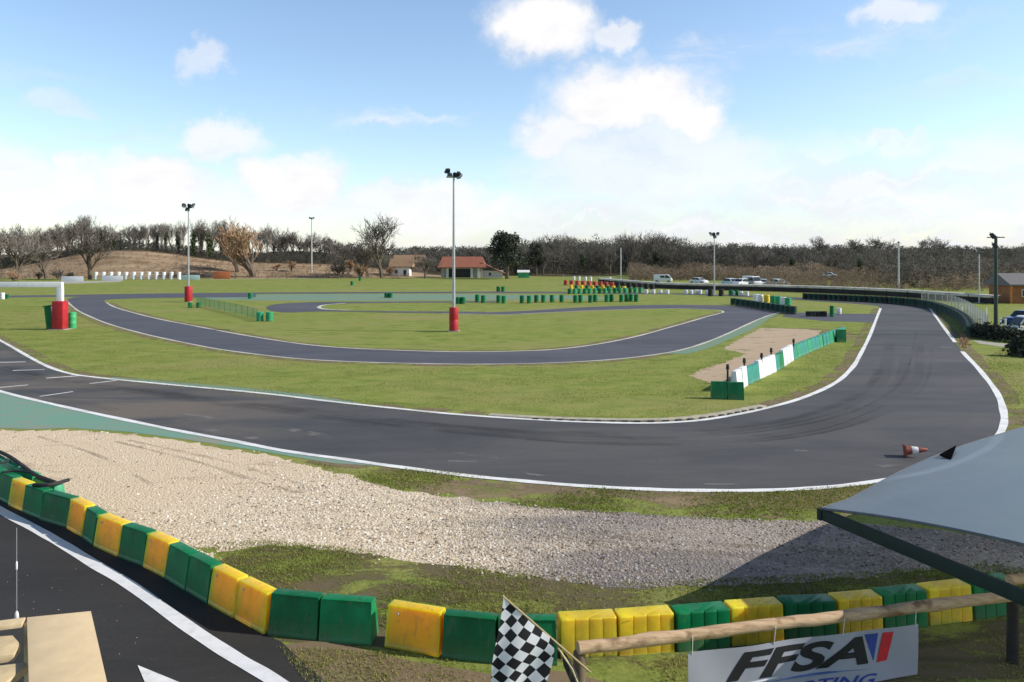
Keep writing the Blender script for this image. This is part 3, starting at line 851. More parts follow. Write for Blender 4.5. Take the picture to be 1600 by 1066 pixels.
def bolt_mesh():
    mb = MB()
    mb.lathe([(0.028, 0), (0.028, 0.008), (0.016, 0.014), (0.012, 0.022)], 10)
    return mb.mesh('bolt', simple('bolt_metal', (0.6, 0.55, 0.4), 0.4, 0.4))
BOLT = bolt_mesh()
BM = {('flat', 'yellow'): flat_block_mesh('barrier_block', M_YEL), ('flat', 'green'): flat_block_mesh('barrier_block', M_GRN), ('flat', 'white'): flat_block_mesh('barrier_block', M_WHT),
      ('flat', 'teal'): flat_block_mesh('barrier_block', M_TEALP), ('flat', 'lgreen'): flat_block_mesh('barrier_block', M_GRN_L),
      ('flute', 'yellow'): fluted_block_mesh('barrier_block', M_YEL2), ('flute', 'green'): fluted_block_mesh('barrier_block', M_GRN)}

def block(kind, col, a, b, label, group, setback=0.11, bolt=False, h=1.0):
    """a block whose top front edge runs from a to b (world points)"""
    a = Vector((a[0], a[1], 0)); b = Vector((b[0], b[1], 0))
    d = b - a; L = d.length; rz = math.atan2(d.y, d.x)
    nrm = Vector((-d.y, d.x, 0)).normalized()
    c = (a + b) / 2 + nrm * setback
    o = link(BM[(kind, col)], 'barrier_block')
    o.location = c; o.rotation_euler = (random.uniform(-0.015, 0.015), random.uniform(-0.01, 0.01), rz + random.uniform(-0.045, 0.045))
    o.scale = (L / (0.9 if kind == 'flat' else 0.87) * 0.985, 1, h * random.uniform(0.985, 1.015))
    tag(o, label, 'barrier block', group)
    if bolt:
        bo = link(BOLT, 'bolt', o); bo.location = (-0.25, -0.124, 0.60); bo.rotation_euler = (R(84), 0, 0)
    return o

FRONT = 'green and yellow barrier blocks along the pit lane'
seq = [  # px boundaries of the top front edge, kind, colour, label
    ((-36, 718), (-17, 727), 'flat', 'yellow', None),
    ((-17, 728), (0, 738), 'flat', 'green', 'dark green barrier block at the far left end of the pit lane row'),
    ((0, 738), (19, 748), 'flat', 'green', 'dark green barrier block just left of the farthest yellow block'),
    ((19, 748), (40, 757), 'flat', 'yellow', 'farthest yellow barrier block of the row, under the black rubber strips'),
    ((40, 757), (68, 768), 'flat', 'green', 'shaded green barrier block right of the farthest yellow block'),
    ((68, 768), (108, 780), 'flat', 'green', 'bright topped green barrier block beside the end of the black strips'),
    ((109, 780), (133, 792), 'flat', 'yellow', 'narrow looking yellow block between the wide green block and a narrow green one'),
    ((134, 793), (150, 804), 'flat', 'green', 'narrow looking green block wedged between two yellow blocks'),
    ((151, 805), (190, 820), 'flat', 'yellow', 'yellow barrier block nearest the kink in the pit line, left of a lone green block'),
    ((190, 820), (229, 833), 'flat', 'green', 'lone green barrier block between two single yellow blocks'),
    ((230, 833), (262, 850), 'flat', 'yellow', 'single yellow barrier block left of the pair of green blocks'),
    ((262, 850), (296, 867), 'flat', 'green', 'left block of the green pair beside the gravel trap'),
    ((296, 867), (330, 885), 'flat', 'green', 'right block of the green pair beside the gravel trap'),
    ((330, 886), (372, 905), 'flat', 'yellow', 'left block of the yellow pair at the bend of the row'),
    ((372, 905), (419, 928), 'flat', 'yellow', 'right block of the yellow pair at the bend of the row'),
    ((421, 928), (499, 935), 'flat', 'green', 'green barrier block right after the yellow pair at the bend'),
    ((500, 935), (582, 943), 'flat', 'green', 'green barrier block on the left side of the gap in the row'),
    ((603, 945), (690, 958), 'flat', 'yellow', 'yellow barrier block on the right side of the gap in the row'),
    ((691, 959), (776, 968), 'flat', 'green', 'wide green barrier block just left of the chequered flag'),
    ((777, 969), (872, 969), 'flat', 'green', 'green barrier block partly behind the chequered flag'),
    ((875, 968), (964, 962), 'flute', 'yellow', 'yellow ribbed block above the left end of the log rail'),
    ((965, 962), (1053, 957), 'flute', 'yellow', 'second yellow ribbed block of the side by side yellow pair above the rail'),
    ((1055, 957), (1140, 951), 'flute', 'green', 'green ribbed block above the left corner of the banner'),
    ((1141, 950), (1223, 943), 'flute', 'yellow', 'yellow ribbed block behind the rail above the first letter of the banner'),
    ((1224, 942), (1305, 937), 'flute', 'green', 'green ribbed block behind the rail above the middle of the banner'),
    ((1306, 936), (1377, 930), 'flute', 'yellow', 'yellow ribbed block above the blue and red stripes of the banner'),
    ((1378, 929), (1447, 922), 'flute', 'green', 'green ribbed block above the right corner of the banner'),
    ((1448, 921), (1516, 913), 'flute', 'yellow', 'rightmost yellow ribbed block, just before the dark green beam'),
    ((1517, 912), (1585, 904), 'flute', 'green', 'green ribbed block half hidden under the dark green beam'),
    ((1586, 903), (1650, 896), 'flute', 'yellow', None),
]
for a, b, kd, cl, lab in seq:
    if lab is None: continue
    hb = 0.63 if kd == 'flat' else 0.57
    block(kd, cl, G(a[0], a[1], hb), G(b[0], b[1], hb), lab, FRONT, h=hb / 0.72, bolt=(kd == 'flat' and cl == 'yellow'))
# second, deeper row at the far left, with black rubber strips over it
for (a, b, cl, lab) in [((-30, 706), (-4, 718), 'lgreen', 'pale topped green block in the rear row at the far left edge'),
                        ((-4, 718), (22, 730), 'lgreen', 'pale topped green block in the rear row above the second dark green block'),
                        ((22, 731), (50, 744), 'lgreen', 'pale topped green block in the rear row behind the farthest yellow block'),
                        ((52, 746), (84, 760), 'lgreen', 'last pale topped green block of the rear row, by the strip ends')]:
    block('flat', cl, G(a[0], a[1], 0.61), G(b[0], b[1], 0.61), lab, 'green blocks of the rear row at the far left', h=0.85)
for pts, r, lab in [([(-30, 694, .75), (10, 711, .78), (34, 727, .76), (55, 742, .75), (86, 754, .72)], 0.06, 'long black rubber strip along the back of the far left blocks'),
               ([(52, 758, .76), (80, 757, .78), (107, 750, .72)], 0.055, 'short black rubber strip lying crosswise on the green blocks'),
               ([(2, 738, .76), (24, 736, .76), (45, 738, .76)], 0.035, 'thin black rubber strip lying on the rear blocks at far left'),
               ([(-10, 726, .76), (8, 722, .76), (16, 720, .74)], 0.035, 'small black rubber strip end at the left picture edge')]:
    mb = MB(); mb.tube(cr([G(p[0], p[1], p[2] - 0.09) for p in pts], 6), r * 0.8, 8)
    tag(mb.build('rubber_strip', M_RUB), lab, 'rubber strip', 'black rubber strips on the barrier')

# white / green row across the infield bend
rowp = [G(1114, 624), G(1139, 624.5), G(1165, 624.5)]
MIDG = 'white and green blocks beside the sand patch'
block('flat', 'green', G(1111, 596, 0.74), G(1136, 596.5, 0.74), 'green block at the very front left of the white and green row', MIDG)
block('flat', 'green', G(1137, 597, 0.74), G(1163, 597.5, 0.74), 'green block in front of the first white block of the row', MIDG)
line = cr([G(1150, 612), G(1176, 597), G(1212, 580), G(1246, 559), G(1282, 543), G(1322, 527)], 24)
acc = [0.0]
for i in range(1, len(line)): acc.append(acc[-1] + (line[i] - line[i - 1]).length)
def along(path, acc, s):
    for i in range(1, len(path)):
        if acc[i] >= s: return path[i - 1].lerp(path[i], (s - acc[i - 1]) / max(acc[i] - acc[i - 1], 1e-6))
    return path[-1]
colsq = ['white', 'white', 'teal', 'teal', 'white', 'white', 'white', 'teal', 'green', 'white', 'white', 'white'] + ['teal', 'lgreen', 'teal'] * 10
s = 0.0; k = 0; step = 1.02
wn = 0
while s + step < acc[-1] and k < len(colsq):
    a, b = along(line, acc, s), along(line, acc, s + step * 0.97)
    cl = colsq[k]
    if cl == 'white':
        grp = 'nearest' if k < 2 else ('middle' if k < 7 else 'farthest')
        lab = 'white block in the %s white section of the white and green row' % grp
    elif k < 9:
        lab = 'dark teal block between the white sections of the row' if k > 3 else 'teal block between the nearest and middle white sections'
    else:
        lab = 'teal green block in the long far end of the row by the bend'
    o = block('flat', cl, a, b, lab, MIDG, h=1.25 if cl == 'white' else 1.1)
    s += step; k += 1
block('flat', 'green', G(1307, 515, 0.9), G(1322, 515, 0.9), 'dark green end block at the far right of the teal row', MIDG, h=1.25)
for i, (x, y) in enumerate([(1137, 612), (1163, 600), (1190, 590), (1205, 580), (1240, 562)]):
    mb = MB(); mb.tube([(0, 0, 0), (0, 0, 1.05)], [0.05, 0.045], 8); mb.tube([(0, 0, 1.0), (0, 0, 1.22)], [0.085, 0.06], 8)
    o = mb.build('marker_post', M_RUB); o.location = G(x, y)
    tag(o, ['black topped stake standing behind the two front green blocks', 'black topped stake on the nearest white section', 'black topped stake between teal and middle white blocks',
            'black topped stake at the far edge of the middle white section', 'black topped stake by the farthest white section'][i], 'stake', 'black stakes along the white and green row')

# ------------------------------------------------------------------ tyre stacks (green, white, red, yellow, black)
def tyre_stack_mesh(mat, n=4, r=0.31, h=0.2):
    mb = MB(); prof = []
    for k in range(n):
        z = k * h
        prof += [(r * 0.86, z + 0.005), (r * 0.97, z + 0.03), (r, z + h * 0.5), (r * 0.97, z + h - 0.03), (r * 0.86, z + h - 0.005)]
    prof += [(r * 0.6, n * h - 0.005), (r * 0.55, n * h - 0.06)]
    mb.lathe(prof, 12)
    return mb.mesh('tyre_stack', mat)
TS = {}
for nm, mt in (('green', M_GRN), ('lgreen', M_GRN_L), ('white', M_WHT), ('yellow', M_YEL2), ('red', simple('red_tyre_paint', (0.42, 0.05, 0.03), 0.6, var=0.2)), ('black', M_RUB), ('orange', M_ORG), ('dark', simple('dark_green_tyres', (0.006, 0.045, 0.028), 0.7, var=0.35, dirt=(DUST, 0.3)))):
    TS[nm] = tyre_stack_mesh(mt)
def stack(col, px, py, label, group, s=(1.1, 1.1, 1.1)):
    o = link(TS[col], 'tyre_stack'); o.location = G(px, py); o.rotation_euler = (0, 0, random.uniform(0, 6))
    o.scale = s
    return tag(o, label, 'tyre stack', group)

GP = 'green tyre stacks along the far infield track'
for x, y in [(745.7, 472), (755, 473.5), (779, 473.2), (787, 474.2), (815.6, 473.5), (826.7, 474), (838, 473), (849, 472.8), (862.5, 472.5), (877.5, 472.5), (899, 473), (907, 472.5), (922.5, 473), (930, 472), (948, 472), (955.6, 471.5), (971, 472), (979, 471.3), (986, 471), (994, 471.6)]:
    stack('green', x, y, 'green tyre stack in the spaced line right of the central floodlight mast', GP, (1.0, 1.0, 1.25))
stack('green', 716, 475, 'green tyre stack directly right of the central mast, touching its neighbour', GP); stack('green', 723, 475, 'second green stack beside the central mast, right one of the touching pair', GP)
stack('green', 778.5, 455.6, 'left one of the two green stacks beyond the back straight', 'pair of green stacks beyond the back straight'); stack('green', 786, 455.6, 'right one of the two green stacks beyond the back straight', 'pair of green stacks beyond the back straight')
stack('green', 604, 465.5, 'left stack of the touching green pair on the painted strip', 'green pair on the painted strip', (1.1, 1.1, .9)); stack('green', 610, 465.5, 'right stack of the touching green pair on the painted strip', 'green pair on the painted strip', (1.1, 1.1, .9))
stack('green', 550, 446, 'lone green stack in the far grass left of the big bare tree, nearer one', 'lone green stacks in the far grass'); stack('green', 562.5, 439, 'lone green stack in the far grass, farther one', 'lone green stacks in the far grass')
stack('green', 391, 467, 'lone dark green stack between the left mast and the hairpin', 'lone green stacks in the far grass')
stack('green', 297, 481, 'dark green stack below the left mast, left one of two', 'two green stacks below the left mast', (.8, .8, .8)); stack('green', 310, 481, 'dark green stack below the left mast, right one of two', 'two green stacks below the left mast', (.8, .8, .8))
stack('lgreen', 406, 502, 'green stack at the near end of the netting, left one of two', 'two green stacks at the end of the netting'); stack('lgreen', 421, 502, 'green stack at the near end of the netting, right one of two', 'two green stacks at the end of the netting')
stack('white', 4, 468, 'pale stack at the left picture edge beyond the gantry', 'stacks beyond the gantry', (0.9, 0.9, 1.2)); stack('green', 11, 467, 'dark stack at the left picture edge beyond the gantry', 'stacks beyond the gantry', (.8, .8, .8))
for i in range(15):
    stack('lgreen' if i % 3 else 'green', 890 + i * 7.9, 459.5 - 0.12 * i, 'green tyre stack in the front line of the coloured far bend barrier', 'green stacks of the far bend')
for i in range(11):
    stack('yellow' if i % 2 == 0 else 'green', 892 + i * 8.3, 452.5 + 0.28 * i, 'yellow tyre stack in the middle line of the far bend barrier' if i % 2 == 0 else 'green tyre stack in the middle line of the far bend barrier', 'yellow and green stacks of the far bend')
for i in range(16):
    stack('red' if i < 9 else 'black', 884 + i * 9.0, 445.5 + 0.45 * i, 'red tyre stack in the rear line of the far bend barrier' if i < 9 else 'dark tyre stack in the rear line of the far bend barrier', 'red and dark stacks of the far bend', (1.5, 1.5, 1.3))
for i, x in enumerate((897, 905, 915, 923, 953)):
    stack('white', x, 438.5 + i * 0.3, 'white topped stack behind the red line of the far bend', 'white stacks behind the far bend', (1.0, 1.0, 1.35))
for x, y in [(1010, 459), (1021, 459), (1032, 459.3), (1043, 459.5), (1072, 459.5), (1080, 459.5), (1088, 459.3), (1094, 459.5), (1105, 460), (1147, 462), (1158, 462.3), (1167, 462.5)]:
    stack('white', x, y, 'small white stack along the verge under the dark barrier', 'white stacks along the far verge', (1.0, 1.0, 0.85))
for x in (1110, 1127):
    stack('black', x, 463, 'black stack beside the foot of the right of centre mast, %s' % ('left side' if x < 1115 else 'right side'), 'dark stacks at the mast foot', (1.3, 1.3, 1.4))
for x in (1142, 1150.5):
    stack('green', x, 462, 'dark green stack on the verge beyond the dark hedge line', 'dark stacks at the mast foot', (1.2, 1.2, 1.1))
for i in range(13):
    t = i / 12
    stack('dark', 1147 + 92 * t, 476.5 + 14.5 * t, 'dark green stack in the curved line at the infield hairpin exit', 'dark green stacks at the hairpin exit', (1.55, 1.35, 1.05))
for i, (x, y, c) in enumerate([(1181, 474, 'white'), (1188, 475, 'white'), (1198, 475.5, 'yellow'), (1208, 477, 'lgreen'), (1216, 478, 'lgreen'), (1224, 480, 'white'), (1231, 481, 'lgreen')]):
    stack(c, x, y, ['white stack behind the dark green curved line, leftmost', 'white stack left of the pale yellow one behind the curved line', 'pale yellow stack behind the dark green curved line', 'light green stack right of the pale yellow one', 'light green stack in the middle right of the curved line',
                    'white stack between two light green ones', 'light green stack at the right end behind the curved line'][i], 'coloured stacks behind the curved line', (1.25, 1.25, 1.5))
stack('green', 1300, 495, 'single green stack standing by the access road', 'stacks by the access road', (0.75, 0.75, 1.4))
stack('white', 1311, 491, 'small pale stack right of the single green one', 'stacks by the access road', (0.8, 0.8, 0.8))
for i in range(5):
    stack('black', 1265 + i * 5.2, 494.5, 'low black stack in the short line left of the single green stack', 'low black stacks by the access road', (1.3, 1.3, 0.65))

# long dark barrier sweeping round the far right bend
bar = cr([G(1258, 467.5), G(1330, 471), G(1400, 475), G(1450, 481), G(1482, 491), G(1503, 503), G(1513, 514), G(1518, 527)], 30)
acc2 = [0.0]
for i in range(1, len(bar)): acc2.append(acc2[-1] + (bar[i] - bar[i - 1]).length)
s = 0.0
while s < acc2[-1]:
    p = along(bar, acc2, s)
    o = link(TS['dark' if int(s / 0.75) % 4 else 'black'], 'tyre_stack'); o.location = p; o.scale = (1.22, 1.22, 1.05)
    tag(o, 'dark tyre stack in the long barrier round the far right bend', 'tyre stack', 'dark tyre stacks round the far right bend')
    s += 0.75

# guard rail above it and wire fence
def guard_rail(path_px, label, z=0.75, every=4.0):
    root = empty('guard_rail', G(*path_px[0]))
    path = gpath(path_px, 12)
    org = Vector(root.location)
    mb = MB()
    n = len(path); vs = []; fs = []
    prof = [(0.0, -0.16), (0.05, -0.10), (0.0, -0.03), (0.0, 0.03), (0.05, 0.10), (0.0, 0.16)]
    for i, p in enumerate(path):
        d = (path[min(i + 1, n - 1)] - path[max(i - 1, 0)]).normalized(); sd = Vector((d.y, -d.x, 0))
        if sd.y > 0: sd = -sd
        for o_, h_ in prof: vs.append(p + sd * o_ + Vector((0, 0, z + h_)) - org)
        if i:
            for k in range(5): fs.append(((i - 1) * 6 + k, (i - 1) * 6 + k + 1, i * 6 + k + 1, i * 6 + k))
    mb.add(vs, fs)
    vs2 = []; fs2 = []
    for i, p in enumerate(path):
        d = (path[min(i + 1, n - 1)] - path[max(i - 1, 0)]).normalized(); sd = Vector((d.y, -d.x, 0))
        if sd.y > 0: sd = -sd
        vs2 += [p - sd * 0.45 + Vector((0, 0, z + 0.24)) - org, p + sd * 0.10 + Vector((0, 0, z + 0.165)) - org]
        if i: fs2.append((2 * i - 2, 2 * i - 1, 2 * i + 1, 2 * i))
    mb.add(vs2, fs2)
    mb.build('rail', simple('weathered_rail', (0.66, 0.61, 0.55), 0.6, 0.1, var=0.25, scale=0.5), root)
    ac = [0.0]
    for i in range(1, n): ac.append(ac[-1] + (path[i] - path[i - 1]).length)
    s_ = 0.0; cnt = 0
    while s_ < ac[-1] and cnt < 90:
        p = along(path, ac, s_) - org
        pm = MB(); pm.box((p.x, p.y + 0.08, z / 2), (0.12, 0.12, z + 0.1)); pm.build('post', M_POST, root, smooth=False)
        s_ += every; cnt += 1
    bm_ = MB(); vs = []; fs = []
    for i, p in enumerate(path):
        vs += [p - org + Vector((0, 0.05, 0.02)), p - org + Vector((0, 0.05, z - 0.18))]
        if i: fs.append((2 * i - 2, 2 * i, 2 * i + 1, 2 * i - 1))
    bm_.add(vs, fs); bm_.build('backing_belt', simple('belt_dark', (0.035, 0.028, 0.026), 0.9, var=0.4, scale=0.3), root, smooth=False)
    return tag(root, label, 'guard rail')
guard_rail([(935, 442), (985, 447), (1035, 451), (1110, 453.5), (1200, 455.5), (1300, 459), (1400, 464), (1480, 470), (1560, 476)], 'long pale steel guard rail with dark backing along the far side', z=0.95)

def wire_fence(path_px, label, h, every, mat, post_r=0.03, wires=5, name='wire_fence', mesh_step=None):
    root = empty(name, G(*path_px[0])); org = Vector(root.location)
    path = gpath(path_px, 10)
    ac = [0.0]
    for i in range(1, len(path)): ac.append(ac[-1] + (path[i] - path[i - 1]).length)
    s_ = 0.0; c = 0
    while s_ <= ac[-1] and c < 95:
        p = along(path, ac, s_) - org
        pm = MB(); pm.tube([p, p + Vector((0, 0, h))], post_r, 6); pm.build('post', mat, root); s_ += every; c += 1
    wm = MB()
    for k in range(wires):
        z = h * (0.1 + 0.88 * k / (wires - 1))
        wm.tube([p - org + Vector((0, 0, z)) for p in path], 0.012, 4, False)
    if mesh_step:
        s_ = 0.0
        while s_ <= ac[-1]:
            p = along(path, ac, s_) - org; wm.tube([p + Vector((0, 0, 0.05)), p + Vector((0, 0, h * 0.97))], 0.009, 3, False); s_ += mesh_step
    wm.build('mesh', mat, root)
    return tag(root, label, 'fence')
wire_fence([(1440, 474), (1480, 482), (1510, 496), (1530, 513), (1545, 530)], 'pale wire mesh fence behind the dark barrier at the right bend', 1.7, 2.6, simple('fence_grey', (0.42, 0.43, 0.40), 0.6, 0.2), 0.045, 9, mesh_step=0.35)
wire_fence([(308, 476), (340, 484), (375, 492), (404, 500)], 'low green netting fence on the infield grass below the left mast', 1.05, 2.4, simple('net_green', (0.05, 0.19, 0.10), 0.7), 0.035, 9, name='netting_fence', mesh_step=0.22)
wire_fence([(880, 437.5), (905, 438), (940, 440), (1000, 446)], 'thin post and wire fence above the red barrier stacks', 1.4, 5.0, M_GALV, 0.06, 4)

# ------------------------------------------------------------------ floodlight masts
def lamp_parts(root, z, heads, s=1.0, mat=M_LAMP):
    cross = MB()
    cross.tube([(-0.62 * s, 0, z - 0.25), (0.62 * s, 0, z - 0.25)], 0.035 * s, 6)
    cross.tube([(0, -0.45 * s, z - 0.25), (0, 0.45 * s, z - 0.25)], 0.035 * s, 6)
    cross.build('crossbar', mat, root)
    for x, y, dz, yaw, pitch in heads:
        M = (Matrix.Rotation(yaw, 3, 'Z') @ Matrix.Rotation(pitch, 3, 'X'))
        mb = MB()
        mb.box((0, 0, 0), (0.44 * s, 0.20 * s, 0.36 * s), taper=(0.8, 0.8))
        mb.box((0, 0.0, -0.195 * s), (0.47 * s, 0.24 * s, 0.03 * s))
        mb.tube([(0, 0, 0.17 * s), (0, 0, 0.30 * s)], 0.03 * s, 6)
        o = mb.build('floodlight', mat, root, bevel=0.012)
        o.matrix_local = Matrix.Translation((x * s, y * s, z + dz * s)) @ M.to_4x4()
        lm = MB(); lm.box((0, 0, -0.214 * s), (0.40 * s, 0.18 * s, 0.008))
        lm.build('lens', M_LENS, o, smooth=False)

HEADS4 = [(-0.5, 0.1, 0.28, 0.3, 0.9), (-0.32, -0.15, -0.1, 0.2, -0.7), (0.12, 0.2, -0.05, -0.3, 0.7), (0.48, -0.1, -0.2, -0.9, -0.9), (0.42, 0.25, 0.05, 2.0, -0.7)]
HEADS_T = [(-0.5, 0, 0.1, 0.6, -0.8), (0.5, 0, 0.1, -0.6, -0.8), (0.0, -0.2, -0.35, 0, -0.7), (0, 0.25, 0.05, 3, -0.7)]
def mast(px, py, top_py, label, pad=None, heads=HEADS4, r0=0.14, r1=0.075, mat=M_GALV, s=1.0, lmat=M_LAMP, group='floodlight masts around the circuit'):
    b = G(px, py); d = b.y
    h = H + (HY - top_py) * d / F
    root = empty('floodlight_mast', b)
    mb = MB(); mb.tube([(0, 0, 0), (0, 0, h * 0.5), (0, 0, h - 0.3)], [r0, (r0 + r1) / 2, r1], 12); mb.build('pole', mat, root)
    mb = MB(); mb.box((0, 0, 0.02), (0.9, 0.9, 0.10)); mb.build('footing', simple('concrete', (0.36, 0.34, 0.30), 0.9), root, smooth=False)
    lamp_parts(root, h, heads, s, lmat)
    if pad:
        pr, ph = pad
        mb = MB(); mb.lathe([(r0 * 1.02, 0.06), (pr * 0.97, 0.07), (pr, 0.12), (pr, ph * 0.495), (pr * 0.985, ph * 0.5), (pr, ph * 0.505), (pr, ph - 0.06), (pr * 0.96, ph), (r0 * 1.02, ph + 0.01)], 18)
        mb.build('red_pad', M_RED, root)
    return tag(root, label, 'floodlight mast', group)
mast(709, 518, 272, 'tall grey floodlight mast with red padded foot in the centre of the infield', (0.37, 1.95))
mast(294.5, 472, 322, 'grey floodlight mast with red padded foot at the left, before the dry bank', (0.5, 2.1), HEADS_T, s=1.25)
mast(1116, 461, 366, 'grey floodlight mast right of centre beside the dark barrier', None, HEADS_T, s=1.15)
mast(487, 433, 341, 'faint distant floodlight mast between the russet tree and the big bare tree', None, HEADS_T[:2] + [(0, 0, 0, 0, -.7)], 0.2, 0.14, simple('pale_steel', (0.55, 0.55, 0.52), 0.6), 1.2)
mast(1556, 524, 366, 'dark green lamp post with a single round lamp at the right edge', None, [(-0.22, 0, -0.1, 1.4, -0.7), (-0.12, -.05, -0.8, 1.2, -.6)], 0.15, 0.11, M_POLEGRN, 1.1, M_DKSTEEL)
mast(1404, 451, 378, 'pale slim lamp post before the woods above the far straight', None, [(0, 0, -.1, 0, -.7)], 0.16, 0.12, simple('pale_steel', (0.55, 0.55, 0.52), 0.6), 0.8)
mast(1530, 474, 393, 'slim pale lamp post with two dark lamps left of the dark green one', None, HEADS_T[:2], 0.09, 0.06, simple('pale_steel', (0.55, 0.55, 0.52), 0.6), 1.0, M_DKSTEEL)
mast(970, 437, 386, 'thin pale lamp post before the dark woods, left of the parked vehicles', None, [(0, 0, -.1, 0, -.7)], 0.16, 0.12, simple('pale_steel', (0.55, 0.55, 0.52), 0.6), 0.8)

# ------------------------------------------------------------------ start gantry
gb = G(94, 515)
root = empty('start_gantry', gb)
mb = MB(); mb.box((-6.6, 0, 3.72), (13.6, 0.34, 0.42)); mb.build('beam', M_WHT, root, bevel=0.02)
mb = MB(); mb.box((0, 0, 1.76), (0.46, 0.34, 3.50)); mb.build('column', M_WHT, root, bevel=0.02)
mb = MB(); mb.box((-13.2, 0, 1.76), (0.46, 0.34, 3.50)); mb.build('column', M_WHT, root, bevel=0.02)
mb = MB(); mb.box((0, 0, 1.2), (0.92, 0.86, 2.34)); mb.build('red_pad', M_RED, root, bevel=0.10)
mb = MB(); mb.box((0, 0, 0.02), (1.4, 1.2, 0.06)); mb.build('footing', simple('concrete', (0.36, 0.34, 0.30), 0.9), root, smooth=False)
tag(root, 'white steel start gantry with red padded column at left edge', 'gantry')
mb = MB(); mb.lathe([(0.29, 0), (0.31, 0.05), (0.30, 0.4), (0.32, 0.45), (0.30, 0.5), (0.30, 0.9), (0.32, 0.95), (0.30, 1.0), (0.31, 1.33), (0.28, 1.37), (0.1, 1.37)], 18)
o = mb.build('plastic_drum', simple('bright_green_drum', (0.05, 0.40, 0.14), 0.5, var=0.1)); o.location = G(113, 513.5)
tag(o, 'bright green upright drum right of the red gantry pad', 'drum')
mb = MB(); mb.box((0, 0, 0.95), (0.5, 0.35, 1.9), taper=(0.9, 0.8)); mb.box((0, -0.01, 1.96), (0.62, 0.4, 0.12))
o = mb.build('upright_block', M_GRN, bevel=0.03); o.location = G(79, 515); o.rotation_euler = (0, R(-7), 0.2)
tag(o, 'dark green block leaning beside the left of the red gantry pad', 'barrier block')

# ------------------------------------------------------------------ signs on the left
def board(px0, px1, py_top, py_bot, label, mat, name='sign_board', legs=True):
    a, b = G(px0, py_bot), G(px1, py_bot)
    c = (a + b) / 2; w = (b - a).length; h = (py_bot - py_top) * c.y / F
    root = empty(name, c)
    mb = MB(); mb.box((0, 0, h * 0.55 + 0.1), (w, 0.07, h * 0.9)); mb.build('panel', mat, root, bevel=0.01)
    for sx in (-0.4, 0.4):
        mb = MB(); mb.tube([(sx * w, 0.07, 0), (sx * w, 0.07, h * 0.9)], 0.05, 6); mb.build('leg', M_GALV, root)
    return tag(root, label, 'sign board')
board(96, 130, 432.5, 441.5, 'white board beside the pale path behind the gantry', M_WHT)
board(159, 192, 431.5, 440, 'white board on the grass left of the left mast', M_WHT)
board(284, 312, 430.5, 439, 'pale turquoise board behind the foot of the left mast', simple('turquoise_paint', (0.50, 0.66, 0.62), 0.5))
board(334, 360, 425, 438, 'orange board on the grass right of the left mast', simple('orange_board', (0.60, 0.17, 0.06), 0.6))
for i in range(12):
    stack('white', 150 + i * 11.8, 437.2, 'white stack in the regular line at the foot of the dry bank', 'white stacks along the dry bank', (1.65, 1.65, 2.6))

# ------------------------------------------------------------------ bare trees
def grow(tr, cw, p, d, L, r, lvl, maxl, rnd, kids, up, spread):
    pts = [p]; n = 3 if lvl < 2 else 2
    q = p.copy(); dd = d.copy()
    for i in range(n):
        dd = (dd + Vector((rnd.uniform(-1, 1), rnd.uniform(-1, 1), rnd.uniform(-0.5, 1) * up)) * 0.17).normalized()
        q = q + dd * (L / n); pts.append(q.copy())
    r1 = r * 0.6
    if lvl <= 2:
        tr.tube(pts, [r + (r1 - r) * i / n for i in range(n + 1)], 5 if lvl < 2 else 3, False)
    else:
        side = dd.cross(Vector((rnd.uniform(-1, 1), rnd.uniform(-1, 1), rnd.uniform(-1, 1)))).normalized()
        w0, w1 = r, r * 0.5
        cw.add([pts[0] - side * w0, pts[0] + side * w0, pts[-1] + side * w1, pts[-1] - side * w1], [(0, 1, 2, 3)])
    if lvl >= maxl: return
    k = kids[min(lvl, len(kids) - 1)]
    for i in range(k):
        t = rnd.uniform(0.35, 1.0) if i else 1.0
        j = min(int(t * n), n - 1); base = pts[j].lerp(pts[j + 1], t * n - j)
        a = rnd.uniform(0, 6.283)
        u = dd.orthogonal().normalized(); w = dd.cross(u)
        nd = (dd * 1.0 + (u * math.cos(a) + w * math.sin(a)) * rnd.uniform(0.4, 1.0) * spread + Vector((0, 0, 0.22 * up))).normalized()
        grow(tr, cw, base, nd, L * rnd.uniform(0.58, 0.8), max(r1 * rnd.uniform(0.6, 0.85), 0.026), lvl + 1, maxl, rnd, kids, up, spread)

